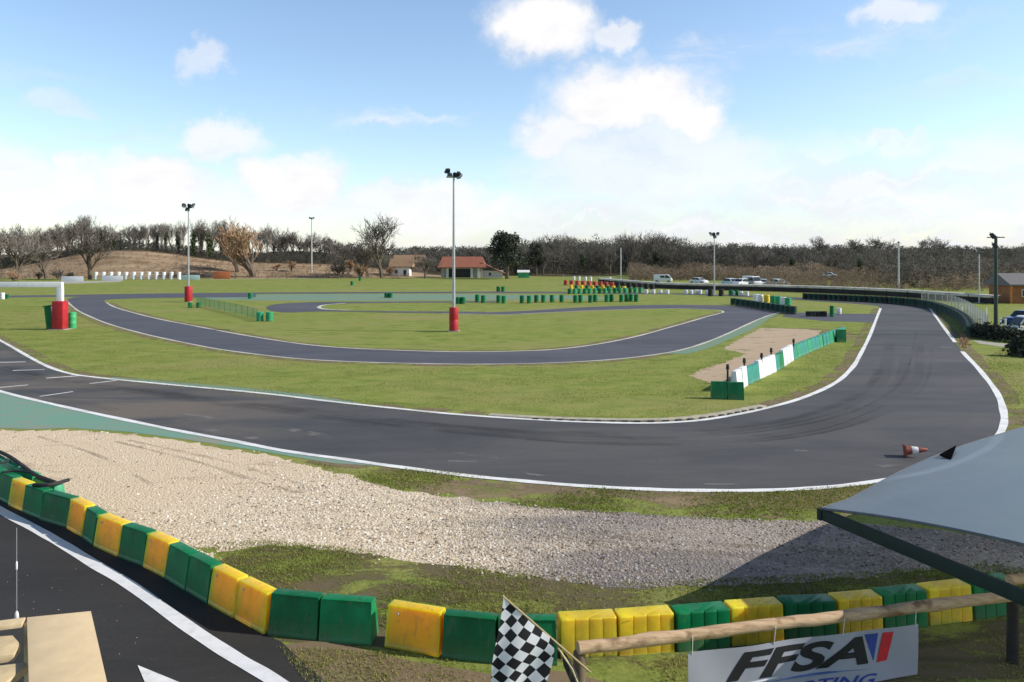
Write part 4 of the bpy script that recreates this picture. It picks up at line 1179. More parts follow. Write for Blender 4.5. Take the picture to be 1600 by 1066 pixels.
def bare_tree(seed, name, h=12.0, maxl=5, kids=(6, 5, 4, 4, 3), up=1.0, spread=1.0, tw=M_TWIG, trunk_r=0.28, trunk_l=0.22, ivy=0, bark=M_BARK):
    rnd = random.Random(seed)
    tr, cw = MB(), MB()
    root = empty(name, (0, -500, 0))
    grow(tr, cw, Vector((0, 0, -0.4)), Vector((rnd.uniform(-.08, .08), rnd.uniform(-.08, .08), 1)), h * trunk_l + 0.4, trunk_r, 0, maxl, rnd, kids, up, spread)
    zmax = max(v[2] for v in cw.v)
    k = h / zmax
    for mbx in (tr, cw): mbx.v = [(x * k, y * k, z * k) for x, y, z in mbx.v]
    if ivy:
        tv = [Vector(v) for v in tr.v if v[2] > 0.5]
        for i in range(ivy):
            b = rnd.choice(tv); p = b + Vector((rnd.gauss(0, .45), rnd.gauss(0, .45), rnd.gauss(0, .5)))
            a = Vector((rnd.gauss(0, 1), rnd.gauss(0, 1), rnd.gauss(0, 1))).normalized() * rnd.uniform(0.15, 0.4)
            c = a.cross(Vector((rnd.gauss(0, 1), rnd.gauss(0, 1), rnd.gauss(0, 1)))).normalized() * rnd.uniform(0.12, 0.3)
            cw.cur = 1; cw.add([p - a, p + c, p + a, p - c], [(0, 1, 2, 3)])
    for nm, mbx, mats in (('trunk', tr, bark), ('crown', cw, [tw, M_IVY] if ivy else tw)):
        me = bpy.data.meshes.new(nm); me.from_pydata(mbx.v, [], mbx.f)
        for m in (mats if isinstance(mats, list) else [mats]): me.materials.append(m)
        if isinstance(mats, list): me.polygons.foreach_set('material_index', mbx.mi)
        me.update()
        link(me, nm, root)
    tag(root, 'bare tree', 'tree')
    return root

T_BARE = [bare_tree(s_, 'bare_tree', 12, spread=sp) for s_, sp in ((1, 1.0), (2, 0.9), (3, 1.15), (11, 1.05))]
T_TALL = [bare_tree(s_, 'slender_tree', 13, up=1.6, spread=0.55, trunk_l=0.36, trunk_r=0.22) for s_ in (4, 5)]
T_IVY = [bare_tree(s_, 'ivy_clad_tree', 12, kids=(4, 3, 3, 3, 2), up=1.5, spread=0.5, trunk_l=0.42, ivy=n_) for s_, n_ in ((6, 900), (7, 700), (8, 1000))]
T_TAN = [bare_tree(9, 'russet_tree', 12, kids=(7, 5, 4, 3, 3), spread=0.8, tw=M_TWIGTAN, trunk_l=0.12, trunk_r=0.3)]
T_BUSH = [bare_tree(s_, 'bare_bush', 5, kids=(8, 5, 4, 3), maxl=4, spread=1.1, tw=t_, trunk_l=0.10, trunk_r=0.16) for s_, t_ in ((12, M_TWIG), (13, M_TWIGTAN))]

def evergreen(seed, h=12, n=5200, name='evergreen_tree'):
    rnd = random.Random(seed); root = empty(name, (0, -500, 0))
    tr, cw = MB(), MB()
    tr.tube([(0, 0, -0.4), (0.1, 0, h * 0.3), (0.0, 0.1, h * 0.7)], [0.4, 0.3, 0.12], 7, False)
    lobes = []
    for i in range(26):
        z = rnd.uniform(0.36, 0.9) * h; rr = h * 0.34 * math.sin(min(1, (1.02 - z / h) * 1.5) * math.pi / 2)
        a = rnd.uniform(0, 6.28); lobes.append((Vector((math.cos(a) * rr * rnd.uniform(.3, .95), math.sin(a) * rr * rnd.uniform(.3, .95), z)), h * rnd.uniform(0.09, 0.16)))
    for c, _ in lobes[:14]: tr.tube([(0, 0, c.z * 0.7), c], [0.12, 0.04], 4, False)
    for i in range(n):
        c, r = rnd.choice(lobes)
        v = Vector((rnd.gauss(0, 1), rnd.gauss(0, 1), rnd.gauss(0, 1))).normalized()
        p = c + v * r * rnd.uniform(0.6, 1.08) ; p.z -= 0
        a = Vector((rnd.gauss(0, 1), rnd.gauss(0, 1), rnd.gauss(0, .6))).normalized() * rnd.uniform(0.14, 0.32)
        b = a.cross(v + Vector((rnd.gauss(0, .5), rnd.gauss(0, .5), rnd.gauss(0, .5)))).normalized() * rnd.uniform(0.10, 0.22)
        cw.add([p - a, p + b, p + a, p - b], [(0, 1, 2, 3)])
    for nm, mbx, m in (('trunk', tr, M_BARK), ('crown', cw, M_EVER)):
        me = bpy.data.meshes.new(nm); me.from_pydata(mbx.v, [], mbx.f); me.materials.append(m); me.update(); link(me, nm, root)
    return tag(root, 'evergreen', 'tree')
T_EVER = [evergreen(21), evergreen(22, 11, 4200)]

def tree(proto, px, d, top_py, label, group, widen=1.0, base_h=12.0):
    x = (px - CX) * d / F
    z = float(terrain_z(np.array([x]), np.array([d]))[0]) - 0.2
    top = H + (HY - top_py) * d / F
    s_ = max((top - z) / base_h, 0.1)
    return place(proto, USED, (x, d, z), random.uniform(0, 6.28), (s_ * widen, s_ * widen, s_), label, group)

pick = lambda L: random.choice(L)
# left group on and before the bank
tree(T_BARE[0], 26, 196, 352, 'spreading bare brownish tree at the far left in front of the bank', 'trees before the dry bank', 1.05)
tree(T_BARE[1], 141, 205, 338, 'dark trunked bare tree standing in front of the dry bank', 'trees before the dry bank', 1.0)
tree(T_BARE[2], 72, 214, 356, 'smaller bare tree between the far left tree and the dark trunked one', 'trees before the dry bank', 1.0)
LB = 'bare trees along the top of the dry bank'
for px, top in [(2, 352), (48, 352), (88, 345), (106, 338), (125, 340), (172, 350), (202, 348), (218, 345), (232, 352), (345, 350), (360, 348), (330, 342), (14, 350), (32, 346), (62, 350), (78, 354), (96, 350), (115, 344), (135, 338), (150, 352), (188, 356), (210, 352), (226, 350), (240, 352), (254, 350), (270, 352), (288, 346), (310, 344), (350, 346), (368, 356), (-20, 350), (-45, 348), (410, 352), (420, 350)]:
    tree(pick(T_BARE + T_TALL), px, random.uniform(255, 275), top, 'thin bare tree on top of the dry bank', LB, random.uniform(0.75, 1.0))
LI = 'dark ivy clad trees along the bank by the left mast'
for i, (px, top) in enumerate([(157, 345), (166, 347), (181, 362), (246, 348), (262, 344), (278, 340), (302, 338), (318, 337), (332, 343)]):
    tree(T_IVY[i % 3], px, random.uniform(250, 268), top, 'dark upright ivy clad tree rising from the bank beside the left mast' if px > 220 else 'dark ivy clad tree on the bank above the row of white stacks', LI, 0.62 if px > 220 else 0.8)
tree(T_TAN[0], 396, 222, 336, 'large russet bare tree between the left mast and the distant mast', 'russet tree', 1.1)
tree(T_TAN[0], 372, 230, 352, 'smaller russet bare tree touching the left of the large russet one', 'russet tree', 0.9)
for px, top in [(425, 350), (440, 362), (460, 358), (500, 362), (515, 368), (540, 380), (560, 378), (448, 360), (470, 364), (485, 360), (508, 372), (525, 374), (552, 382), (640, 384), (660, 386), (690, 386), (735, 384), (755, 382)]:
    tree(pick(T_BARE), px, random.uniform(270, 300), top, 'grey bare tree in the thicket between the russet tree and the big bare tree', 'thicket trees', 1.0)
tree(T_BARE[3], 597, 222, 331, 'big lone round crowned bare tree left of the red roofed house', 'lone tree', 0.92)
tree(T_BARE[2], 575, 226, 372, 'low bare tree under the left side of the big lone tree', 'lone tree', 1.2)
tree(T_BARE[0], 664, 216, 392, 'low dark bare tree between the white house and the red roof', 'low tree by the houses', 1.25)
tree(T_EVER[0], 792, 212, 360, 'broad dark evergreen tree right of the red roofed house', 'evergreens', 1.3)
tree(T_EVER[1], 838, 250, 380, 'smaller dark evergreen right of the broad evergreen', 'evergreens', 1.0, 11)
tree(T_BUSH[1], 22, 190, 420, 'russet bush at the foot of the far left tree', 'bushes by the bank', 1.2, 5)
for px, top in [(60, 424), (92, 420), (110, 424)]:
    tree(T_BUSH[0], px, random.uniform(200, 212), top, 'grey bare bush at the foot of the bank behind the gantry', 'bushes by the bank', 1.1, 5)
for px, top in [(500, 412), (530, 408), (548, 402), (562, 408), (610, 414), (640, 410), (455, 405), (432, 410)]:
    tree(pick(T_BUSH), px, random.uniform(218, 245), top, 'low bare bush before the thicket left of the houses', 'bushes by the thicket', 1.3, 5)
# right hand skyline
SK = 'bare trees on the skyline of the woods'
for px, top in [(848, 366), (862, 368), (874, 362), (889, 367), (915, 372), (930, 374), (945, 372), (962, 366), (975, 362), (1003, 358), (1022, 357), (1032, 362), (1050, 368), (1072, 374), (1098, 374), (1140, 378)]:
    tree(pick(T_BARE), px, random.uniform(275, 330), top, 'grey bare tree in the woods right of the evergreens', SK, random.uniform(0.9, 1.2))
for i, (px, top) in enumerate([(986, 357), (994, 360), (976, 366)]):
    tree(T_IVY[i % 3], px, 280, top, 'dark ivy clad tree standing above the woods behind the thin pale lamp post', 'ivy clad trees in the woods', 0.8)
for px, top, lab in [(1281, 367, 'round bare tree on the ridge, leftmost of four spaced ones'), (1330, 371, 'dark bare tree on the ridge, second of four spaced ones'), (1375, 366, 'wide bare tree on the ridge above the far straight'), (1460, 366, 'pale bare tree on the ridge, rightmost of four spaced ones')]:
    tree(pick(T_BARE), px, 360, top, lab, 'spaced trees on the right ridge', 1.35)
for px, top in [(1215, 384), (1240, 384), (1420, 388), (1440, 390), (1500, 386), (1515, 388), (1550, 392), (1580, 390), (1600, 388), (1170, 381)]:
    tree(pick(T_BARE + T_EVER[:0]), px, random.uniform(280, 350), top, 'small bare tree rising just above the right hand woods', SK, 1.2)
for px, top in [(1320, 408), (1365, 402), (1408, 408), (1430, 412), (1470, 405), (1500, 412), (1545, 408), (1590, 400), (1448, 398), (1250, 412)]:
    tree(pick(T_BARE), px, random.uniform(190, 240), top, 'dark bare tree in the woods behind the right end of the guard rail', 'trees behind the guard rail', 1.2)

WF = 'bare trees along the front of the right hand woods'
for i in range(30):
    px = 800 + i * 27 + random.uniform(-11, 11)
    tree(pick(T_BARE + T_TALL) if i % 4 else T_IVY[i % 3], px, random.uniform(236, 262), random.uniform(380, 398) if px > 1080 else random.uniform(370, 388), 'grey bare tree along the front edge of the right hand woods' if i % 4 else 'darker ivy hung tree along the front edge of the right hand woods', WF if i % 4 else 'ivy hung trees along the front of the woods', random.uniform(0.9, 1.3) if i % 4 else 0.8)
# woods and scrub that read as one mass
def twig_mass(name, n, xr, yr, hfun, mat, per=70, size=1.0, dens=None):
    Vs = []
    cnt = 0
    px = rng.uniform(*xr, n * 2); d = rng.uniform(*yr, n * 2)
    x = (px - CX) * d / F
    z = terrain_z(x, d)
    keep = np.ones(len(px), bool) if dens is None else dens(px, d)
    px, d, x, z = px[keep][:n], d[keep][:n], x[keep][:n], z[keep][:n]
    n = len(px)
    hh = hfun(px, d) * rng.uniform(0.6, 1.15, n) * (1 + 0.34 * patchy(px * 0.045, d * 0.05, 1.0, 2))
    k = per
    th = rng.uniform(0, 6.28, (n, k)); v = rng.random((n, k)); rad = rng.random((n, k)) ** 0.6 * np.sin(np.clip(v * 2.6 + 0.35, 0, 3.1))
    w = hh[:, None] * 0.48
    bx = x[:, None] + np.cos(th) * rad * w; by = d[:, None] + np.sin(th) * rad * w; bz = z[:, None] + v * hh[:, None]
    L = hh[:, None] * rng.uniform(0.08, 0.20, (n, k)) * size
    ang = th + rng.normal(0, 0.6, (n, k)); tilt = rng.uniform(0.2, 1.3, (n, k))
    ex = np.cos(ang) * np.cos(tilt) * L; ey = np.sin(ang) * np.cos(tilt) * L; ez = np.sin(tilt) * L
    wd = rng.uniform(0.06, 0.17, (n, k)) * size
    sx = rng.normal(0, 1, (n, k)) * wd; sy = rng.normal(0, 1, (n, k)) * wd; sz = rng.normal(0, .6, (n, k)) * wd
    A = np.stack([bx - sx, by - sy, bz - sz], -1); B = np.stack([bx + sx, by + sy, bz + sz], -1); C = np.stack([bx + ex, by + ey, bz + ez], -1)
    V = np.stack([A, B, C], 2).reshape(-1, 3)
    T = np.arange(len(V)).reshape(-1, 3)
    tone = np.clip(rng.normal(0.42, 0.14, (n, 1)) + 0.22 * patchy(px * 0.02, d * 0.03, 1.0, 8)[:, None] + rng.normal(0, 0.05, (n, k)) + 0.15 * (v - 0.5), 0, 1)
    return tag(link(np_mesh(name, V, T, mat, np.repeat(tone.ravel(), 3)), name), kind='stuff')
twig_mass('distant_woods', 3000, (640, 1720), (255, 440), lambda p, d: np.where(p < 1080, 8.2, np.where(p < 1180, 7.0, 5.6)) - np.where(p < 780, 3.5, 0), M_WOODS, 85, 1.0)
twig_mass('far_ridge_woods', 1500, (520, 1720), (440, 900), lambda p, d: np.full(len(p), 6.0), M_WOODS, 45, 2.0)
twig_mass('scrub', 1500, (985, 1440), (196, 252), lambda p, d: np.full(len(p), 3.3), M_SCRUB, 75, 0.8, lambda p, d: rng.random(len(p)) < np.where(p > 1300, 0.4, 1.0))
twig_mass('bank_thicket', 1300, (-120, 620), (252, 300), lambda p, d: np.full(len(p), 3.0), M_WOODS, 60, 0.9)
twig_mass('bank_scrub', 1500, (-120, 640), (213, 246), lambda p, d: rng.uniform(0.5, 1.6, len(p)), M_SCRUB, 40, 0.6)
twig_mass('roadside_scrub', 900, (1190, 1720), (136, 196), lambda p, d: np.where(p < 1420, 2.3, 3.8) * np.clip((d - 120) / 50, 0.5, 1.2), M_SCRUB, 80, 0.7)
twig_mass('dark_undergrowth', 420, (1380, 1720), (150, 230), lambda p, d: np.full(len(p), 5.2), M_WOODS, 90, 0.8)

# ------------------------------------------------------------------ houses
M_TILE = None
def mat_tile(name, c1, c2):
    m, nt, b, _ = new_mat(name)
    tc = nt.n('ShaderNodeTexCoord')
    w = nt.n('ShaderNodeTexWave'); w.inputs['Scale'].default_value = 2.2; w.inputs['Distortion'].default_value = 0.6
    w.bands_direction = 'X'; nt.link(tc.outputs['Object'], w.inputs['Vector'])
    ns = nt.noise(tc.outputs['Object'], 0.9, 5, 0.7)
    c = nt.mix(ns.outputs[0], c1, c2)
    c = nt.mix(nt.mrange(w.outputs['Fac'], 0.0, 0.35, 0.35, 0.0), c, (0.05, 0.03, 0.025))
    nt.link(c, b.inputs['Base Color']); b.inputs['Roughness'].default_value = 0.9
    bump(nt, b, w.outputs['Fac'], 0.5, 0.05)
    return m
M_TILE = mat_tile('red_roof_tiles', (0.26, 0.08, 0.05), (0.38, 0.15, 0.09))
M_TILE2 = mat_tile('tan_roof_tiles', (0.22, 0.13, 0.075), (0.36, 0.24, 0.14))
M_WALL = simple('cream_render', (0.62, 0.60, 0.56), 0.9, var=0.1, scale=0.8)
M_DARKIN = simple('dark_opening', (0.03, 0.03, 0.03), 0.9)
M_GLASS = simple('window_glass', (0.05, 0.06, 0.07), 0.12, var=0.1)

def gable_roof(mb, w, d, ze, zr, over=0.4, hip=0.0):
    a, b = w / 2 + over, d / 2 + over
    pts = [(-a, -b, ze), (a, -b, ze), (a, b, ze), (-a, b, ze), (-a + hip, 0, zr), (a - hip, 0, zr)]
    t = 0.18
    top = [(x, y, z + t) for x, y, z in pts]
    mb.add(pts + top, [(6, 7, 11, 10), (8, 9, 10, 11), (6, 10, 9), (7, 8, 11), (0, 1, 7, 6), (1, 2, 8, 7), (2, 3, 9, 8), (3, 0, 6, 9), (0, 3, 2, 1)])

def house_window(root, x, y, z, w, h):
    mb = MB(); mb.box((x, y, z), (w + 0.16, 0.10, h + 0.16)); f = mb.build('window', simple('window_frame_white', (0.7, 0.7, 0.68), 0.6), root, smooth=False)
    mb = MB(); mb.box((x, y - 0.056, z), (w, 0.02, h)); mb.build('pane', M_GLASS, f, smooth=False)

# red roofed farm house
root = empty('farm_house', GD(722, 226), 0.0)
k = 226 / F
mb = MB(); mb.box((0, 2.5, 1.55), (12.2, 7.0, 3.1)); mb.build('wall', simple('grey_render', (0.34, 0.32, 0.29), 0.9, var=0.15, scale=0.8), root, smooth=False)
mb = MB(); gable_roof(mb, 13.2, 8.2, 2.9, 6.0, 0.5, 1.2); mb.v = [(x, y + 2.5, z) for x, y, z in mb.v]; mb.build('roof', M_TILE, root, smooth=False)
mb = MB(); mb.box((-0.6, -1.04, 1.3), (6.6, 0.12, 2.4)); mb.build('open_bay', M_DARKIN, root, smooth=False)
for x in (-4.2, 2.9, 4.9):
    mb = MB(); mb.box((x, -1.25, 1.5), (0.7, 0.4, 3.0)); mb.build('pier', M_WALL, root, smooth=False)
mb = MB(); mb.box((9.0, 3.0, 1.0), (6.0, 5.0, 2.0)); mb.build('lean_to_wall', M_WALL, root, smooth=False)
mb = MB(); mb.add([(5.6, -0.6, 4.3), (5.6, 6.2, 4.3), (13.0, 6.2, 0.9), (13.0, -0.6, 0.9), (5.6, -0.6, 4.5), (5.6, 6.2, 4.5), (13.0, 6.2, 1.1), (13.0, -0.6, 1.1)],
                  [(4, 7, 6, 5), (0, 1, 2, 3), (0, 3, 7, 4), (1, 5, 6, 2), (0, 4, 5, 1), (3, 2, 6, 7)]); mb.build('lean_to_roof', M_TILE, root, smooth=False)
house_window(root, 8.2, 0.44, 1.0, 0.8, 0.9)
mb = MB(); mb.box((-3.0, 3.4, 6.6), (0.7, 0.7, 1.5)); mb.build('chimney', M_TILE2, root, smooth=False)
tag(root, 'long farm house with red tiled roof and dark open front', 'house')
# white house
root = empty('white_house', GD(626, 232), 0.0)
mb = MB(); mb.box((0, 2.5, 1.5), (5.2, 5.0, 3.0)); mb.build('wall', simple('white_render', (0.78, 0.78, 0.76), 0.9, var=0.05), root, smooth=False)
mb = MB(); gable_roof(mb, 6.4, 6.0, 3.0, 5.4, 0.4); mb.v = [(x, y + 2.5, z) for x, y, z in mb.v]; mb.build('roof', M_TILE2, root, smooth=False)
house_window(root, -1.3, -0.04, 1.6, 0.9, 1.0)
mb = MB(); mb.box((1.3, -0.04, 1.05), (0.95, 0.1, 2.1)); mb.build('door', M_DARKIN, root, smooth=False)
tag(root, 'small white walled house with tan roof behind low bare trees', 'house')
root = empty('barn', GD(640, 262, 1.0), 0.1)
mb = MB(); mb.box((0, 2, 1.4), (10, 6, 3.4)); mb.build('wall', simple('barn_wall', (0.25, 0.2, 0.15), 0.9), root, smooth=False)
mb = MB(); gable_roof(mb, 10, 6, 3.1, 5.6, 0.4); mb.v = [(x, y + 2, z) for x, y, z in mb.v]; mb.build('roof', M_TILE2, root, smooth=False)
tag(root, 'tan roofed barn half hidden behind the white house', 'barn')
root = empty('white_shed', GD(818, 222), 0.0)
mb = MB(); mb.box((0, 1, 0.75), (3.2, 2.2, 1.5)); mb.build('wall', M_GRN_L, root, smooth=False)
mb = MB(); gable_roof(mb, 3.2, 2.2, 1.5, 2.1, 0.2); mb.v = [(x, y + 1, z) for x, y, z in mb.v]; mb.build('roof', M_WHT, root, smooth=False)
tag(root, 'small shed with bright white roof beside the dark evergreen', 'shed')
# orange timber cabin at the right edge
root = empty('timber_cabin', GD(1612, 99), -0.08)
M_CAB = simple('orange_cabin_boards', (0.34, 0.13, 0.045), 0.8, var=0.25, scale=1.5)
mb = MB(); mb.box((1.2, 3, 1.15), (7.0, 5.5, 2.3)); mb.build('wall', M_CAB, root, smooth=False)
mb = MB(); gable_roof(mb, 7.0, 5.5, 2.3, 3.7, 0.45); mb.v = [(x + 1.2, y + 3, z) for x, y, z in mb.v]; mb.build('roof', simple('grey_roof', (0.17, 0.16, 0.16), 0.8, var=0.2), root, smooth=False)
mb = MB(); mb.box((-2.46, 0.1, 1.2), (0.3, 0.12, 2.4)); mb.build('corner_post', simple('cabin_orange_trim', (0.55, 0.2, 0.06), 0.7), root, smooth=False)
house_window(root, -0.6, 0.2, 1.35, 0.9, 0.8)
tag(root, 'orange timber cabin with grey roof at the right edge', 'cabin')

# ------------------------------------------------------------------ vehicles
def car(name, paint, van=False):
    root = empty(name, (0, -500, 0))
    if van:
        side = [(-2.3, 0.35), (2.3, 0.35), (2.35, 0.9), (2.1, 1.15), (1.5, 2.0), (1.2, 2.1), (-2.25, 2.1), (-2.35, 1.9)]
    else:
        side = [(-2.0, 0.3), (2.0, 0.3), (2.05, 0.62), (1.85, 0.82), (1.05, 0.92), (0.45, 1.40), (-1.0, 1.45), (-1.75, 1.0), (-2.02, 0.9), (-2.06, 0.6)]
    W = 0.86 if not van else 0.95
    mb = MB(); n = len(side); vs = []
    for sy in (-1, 1):
        for x, z in side: vs.append((x, sy * W * (1 if z < 1.0 else 0.86), z))
    mb.add(vs, [tuple(range(n)), tuple(range(2 * n - 1, n - 1, -1))] + [(i, (i + 1) % n, n + (i + 1) % n, n + i) for i in range(n)])
    mb.build('body', paint, root, bevel=0.04)
    wn = [[(1.0, .95), (0.46, 1.36), (-0.2, 1.4), (-0.2, .95)], [(-0.3, .95), (-0.3, 1.4), (-1.0, 1.38), (-1.5, 1.0)]] if not van else [[(1.95, 1.2), (1.5, 1.88), (0.7, 1.9), (0.7, 1.2)], [(0.5, 1.25), (0.5, 1.85), (-0.6, 1.85), (-0.6, 1.25)]]
    for poly in wn:
        for sy in (-1, 1):
            y = sy * (W * 0.93 + 0.02)
            mb = MB(); mb.prism([(x, y, z) for x, z in poly], (0, sy * 0.03, 0)); mb.build('side_window', M_GLASS, root, smooth=False)
    ws = [(1.0, .96), (0.5, 1.36)] if not van else [(2.12, 1.2), (1.56, 1.95)]
    (x0, z0), (x1, z1) = ws
    mb = MB(); mb.add([(x0 + .05, -W * .78, z0), (x0 + .05, W * .78, z0), (x1 + .05, W * .74, z1), (x1 + .05, -W * .74, z1)], [(0, 1, 2, 3)]); mb.build('windscreen', M_GLASS, root, smooth=False)
    wb = 1.28 if not van else 1.5
    for sx in (-1, 1):
        for sy in (-1, 1):
            mb = MB(); mb.tube([(sx * wb, sy * (W - 0.18), 0.32), (sx * wb, sy * (W + 0.02), 0.32)], 0.32, 14); w_ = mb.build('wheel', M_RUB, root)
            mb = MB(); mb.tube([(sx * wb, sy * (W + 0.015), 0.32), (sx * wb, sy * (W + 0.03), 0.32)], 0.19, 10); mb.build('rim', M_GALV, w_)
        mb = MB()
        for sy in (-1, 1): pass
    for sy in (-1, 1):
        mb = MB(); mb.box((2.0 if not van else 2.3, sy * W * 0.7, 0.68 if not van else 0.8), (0.08, 0.3, 0.16)); mb.build('headlight', M_LENS, root, smooth=False)
    return tag(root, name, 'car' if not van else 'van')
C_W = car('parked_car', simple('white_car_paint', (0.75, 0.76, 0.78), 0.25, var=0.02))
C_P = car('parked_car', simple('pale_blue_car_paint', (0.55, 0.66, 0.70), 0.25, var=0.02))
C_B = car('parked_car', simple('blue_car_paint', (0.03, 0.06, 0.16), 0.25, var=0.05))
V_W = car('parked_van', simple('white_van_paint', (0.78, 0.78, 0.77), 0.3, var=0.02), True)
VG = 'vehicles parked beyond the guard rail'
place(C_P, USED, GD(1143, 158), R(-70), 1.15, 'pale blue car, leftmost of the cluster beyond the guard rail', VG)
place(C_W, USED, GD(1158, 156), R(-140), 1.15, 'white car in the middle of the parked cluster', VG)
place(V_W, USED, GD(1175, 158), R(-75), 1.0, 'bright white van at the right of the parked cluster', VG)
place(V_W, USED, GD(1036, 182), R(-20), 0.9, 'white van parked alone left of the right of centre mast', VG)
place(C_W, USED, GD(1092, 172), R(-50), 1.0, 'pale car just left of the right of centre mast', VG)
place(C_P, USED, GD(1192, 160), R(-100), 1.0, 'pale greyish car right of the bright white van', VG)
place(C_W, USED, GD(1216, 156), R(-60), 1.1, 'white car on its own farther right of the cluster', VG)
place(C_W, USED, GD(1296, 185, 1.2), R(-30), 0.8, 'small white car among the scrub above the far straight', VG)
place(C_B, USED, GD(1606, 66), R(-160), 1.0, 'dark blue car at the right edge below the cabin', 'cars at the right edge')
place(V_W, USED, GD(1618, 58, 0), R(178), 0.75, 'white van cut by the right edge in front of the blue car', 'cars at the right edge')

for i, (x, y) in enumerate([(1563, 520), (1571, 521), (1503, 498), (1515, 496), (1541, 500), (1584, 524)]):
    mb = MB(); mb.box((0, 0, 0.55), (0.12, 0.12, 1.1), taper=(.9, .9)); mb.box((0, 0, 1.12), (0.16, 0.16, 0.05))
    o = mb.build('white_post', M_WHT, bevel=0.01); o.location = G(x, y)
    tag(o, 'short white post near the foot of the dark green lamp post', 'post', 'white posts at the right')
# hedge and low block at right
def hedge(path_px, h, w, n, label):
    rnd = random.Random(4); path = gpath(path_px, 6); org = path[0].copy(); cw = MB(); tr = MB()
    for i in range(n):
        t = rnd.random() * (len(path) - 1); j = int(t); p = path[j].lerp(path[min(j + 1, len(path) - 1)], t - j) - org
        c = p + Vector((rnd.gauss(0, w / 3), rnd.gauss(0, w / 3), abs(rnd.gauss(h * 0.55, h * 0.28))))
        a = Vector((rnd.gauss(0, 1), rnd.gauss(0, 1), rnd.gauss(0, 1))).normalized() * rnd.uniform(.06, .16)
        b = a.cross(Vector((rnd.gauss(0, 1), rnd.gauss(0, 1), rnd.gauss(0, 1)))).normalized() * rnd.uniform(.05, .12)
        cw.add([c - a, c + b, c + a, c - b], [(0, 1, 2, 3)])
    root = empty('hedge', org)
    for p in path[::3]: tr.tube([p - org, p - org + Vector((0, 0, h * .7))], 0.03, 4, False)
    me = bpy.data.meshes.new('foliage'); me.from_pydata(cw.v, [], cw.f); me.materials.append(M_EVER); me.update(); link(me, 'foliage', root)
    tr.build('stem', M_BARK, root)
    return tag(root, label, 'hedge')
hedge([(1522, 527), (1545, 530), (1565, 532), (1600, 536)], 0.9, 0.6, 2600, 'dark clipped hedge at the foot of the dark green lamp post')
hedge([(1582, 556), (1600, 557), (1640, 560)], 0.8, 0.5, 1800, 'dark low bush on the grass at the right edge')

# reddish leaves heaped at the track edge
rnd = random.Random(3); mb = MB()
for i in range(420):
    c = G(rnd.gauss(1507, 5), rnd.gauss(534, 5)); c.z = rnd.uniform(0.02, 0.16)
    a = Vector((rnd.gauss(0, 1), rnd.gauss(0, 1), rnd.gauss(0, .5))).normalized() * rnd.uniform(.03, .09); b = a.cross(Vector((rnd.gauss(0, .4), rnd.gauss(0, .4), 1))).normalized() * rnd.uniform(.02, .07)
    mb.add([c - a, c + b, c + a, c - b], [(0, 1, 2, 3)])
me = bpy.data.meshes.new('dry_leaves'); me.from_pydata(mb.v, [], mb.f); me.materials.append(simple('dry_leaf', (0.38, 0.20, 0.13), 0.9, var=0.4)); me.update()
tag(link(me, 'dry_leaves'), kind='stuff')

# fallen cone on the asphalt
root = empty('fallen_cone', G(1413, 713, 0.02), R(-14))
M_CONE = simple('cone_red', (0.24, 0.05, 0.03), 0.6, var=0.15)
Mx = Matrix.Rotation(R(84), 4, 'Y')
mb = MB(); mb.lathe([(0.15, 0.03), (0.125, 0.15), (0.085, 0.40), (0.045, 0.62), (0.03, 0.64)], 16); mb.v = [tuple(Mx @ Vector(v) + Vector((0, 0, 0.17))) for v in mb.v]; mb.build('cone', M_CONE, root)
mb = MB(); mb.lathe([(0.118, 0.20), (0.120, 0.21), (0.092, 0.37), (0.088, 0.38)], 16); mb.v = [tuple(Mx @ Vector(v) + Vector((0, 0, 0.17))) for v in mb.v]; mb.build('white_band', M_WHT, root)
mb = MB(); mb.box((0, 0, 0.015), (0.36, 0.36, 0.03)); mb.v = [tuple(Mx @ Vector(v) + Vector((0, 0, 0.17))) for v in mb.v]; mb.build('foot', M_CONE, root, bevel=0.01)
tag(root, 'small red and white traffic cone lying on the asphalt near the canopy', 'cone')

# ------------------------------------------------------------------ log rail, posts, banner
RA, RB = G(903, 1013, 1.0), G(1590, 930, 1.0)
rd = (RB - RA); RL = rd.length; ru = rd.normalized(); rn = Vector((ru.y, -ru.x, 0))     # rn faces the camera
def log(a, b, r, name, seed):
    rnd = random.Random(seed); n = 28; pts = []; rad = []
    for i in range(n + 1):
        p = a.lerp(b, i / n); pts.append(p + Vector((0, rnd.uniform(-.006, .006), rnd.uniform(-.008, .008)))); rad.append(r * rnd.uniform(0.95, 1.05) * (1.1 if rnd.random() < 0.12 else 1))
    mb = MB(); mb.tube(pts, rad, 14)
    return mb
def mat_log():
    m, nt, b, _ = new_mat('weathered_log')
    tc = nt.n('ShaderNodeTexCoord')
    st = nt.noise(scaled(nt, tc.outputs['Object'], (1.2, 18, 18)), 1.0, 6, 0.7, 0.3)
    kn = nt.noise(tc.outputs['Object'], 2.4, 3, 0.5)
    c = nt.ramp(st.outputs[0], [(0.25, (0.24, 0.15, 0.085)), (0.5, (0.52, 0.355, 0.21)), (0.75, (0.68, 0.50, 0.33))])
    c = nt.mix(nt.mrange(kn.outputs[0], 0.60, 0.70, 0, 0.75, True), c, (0.16, 0.085, 0.045))
    nt.link(c, b.inputs['Base Color']); b.inputs['Roughness'].default_value = 0.85; b.inputs['Specular IOR Level'].default_value = 0.2
    bump(nt, b, st.outputs[0], 0.5, 0.02)
    return m
M_LOG = mat_log()
root = empty('log_rail_fence', (RA.x, RA.y, 0)); org = Vector((RA.x, RA.y, 0))
lm = log(RA - org, RB - org, 0.078, 'rail', 1); lm.build('rail', M_LOG, root, angle=60)
RC = RB + Vector((3.2, 1.1, 0.12))
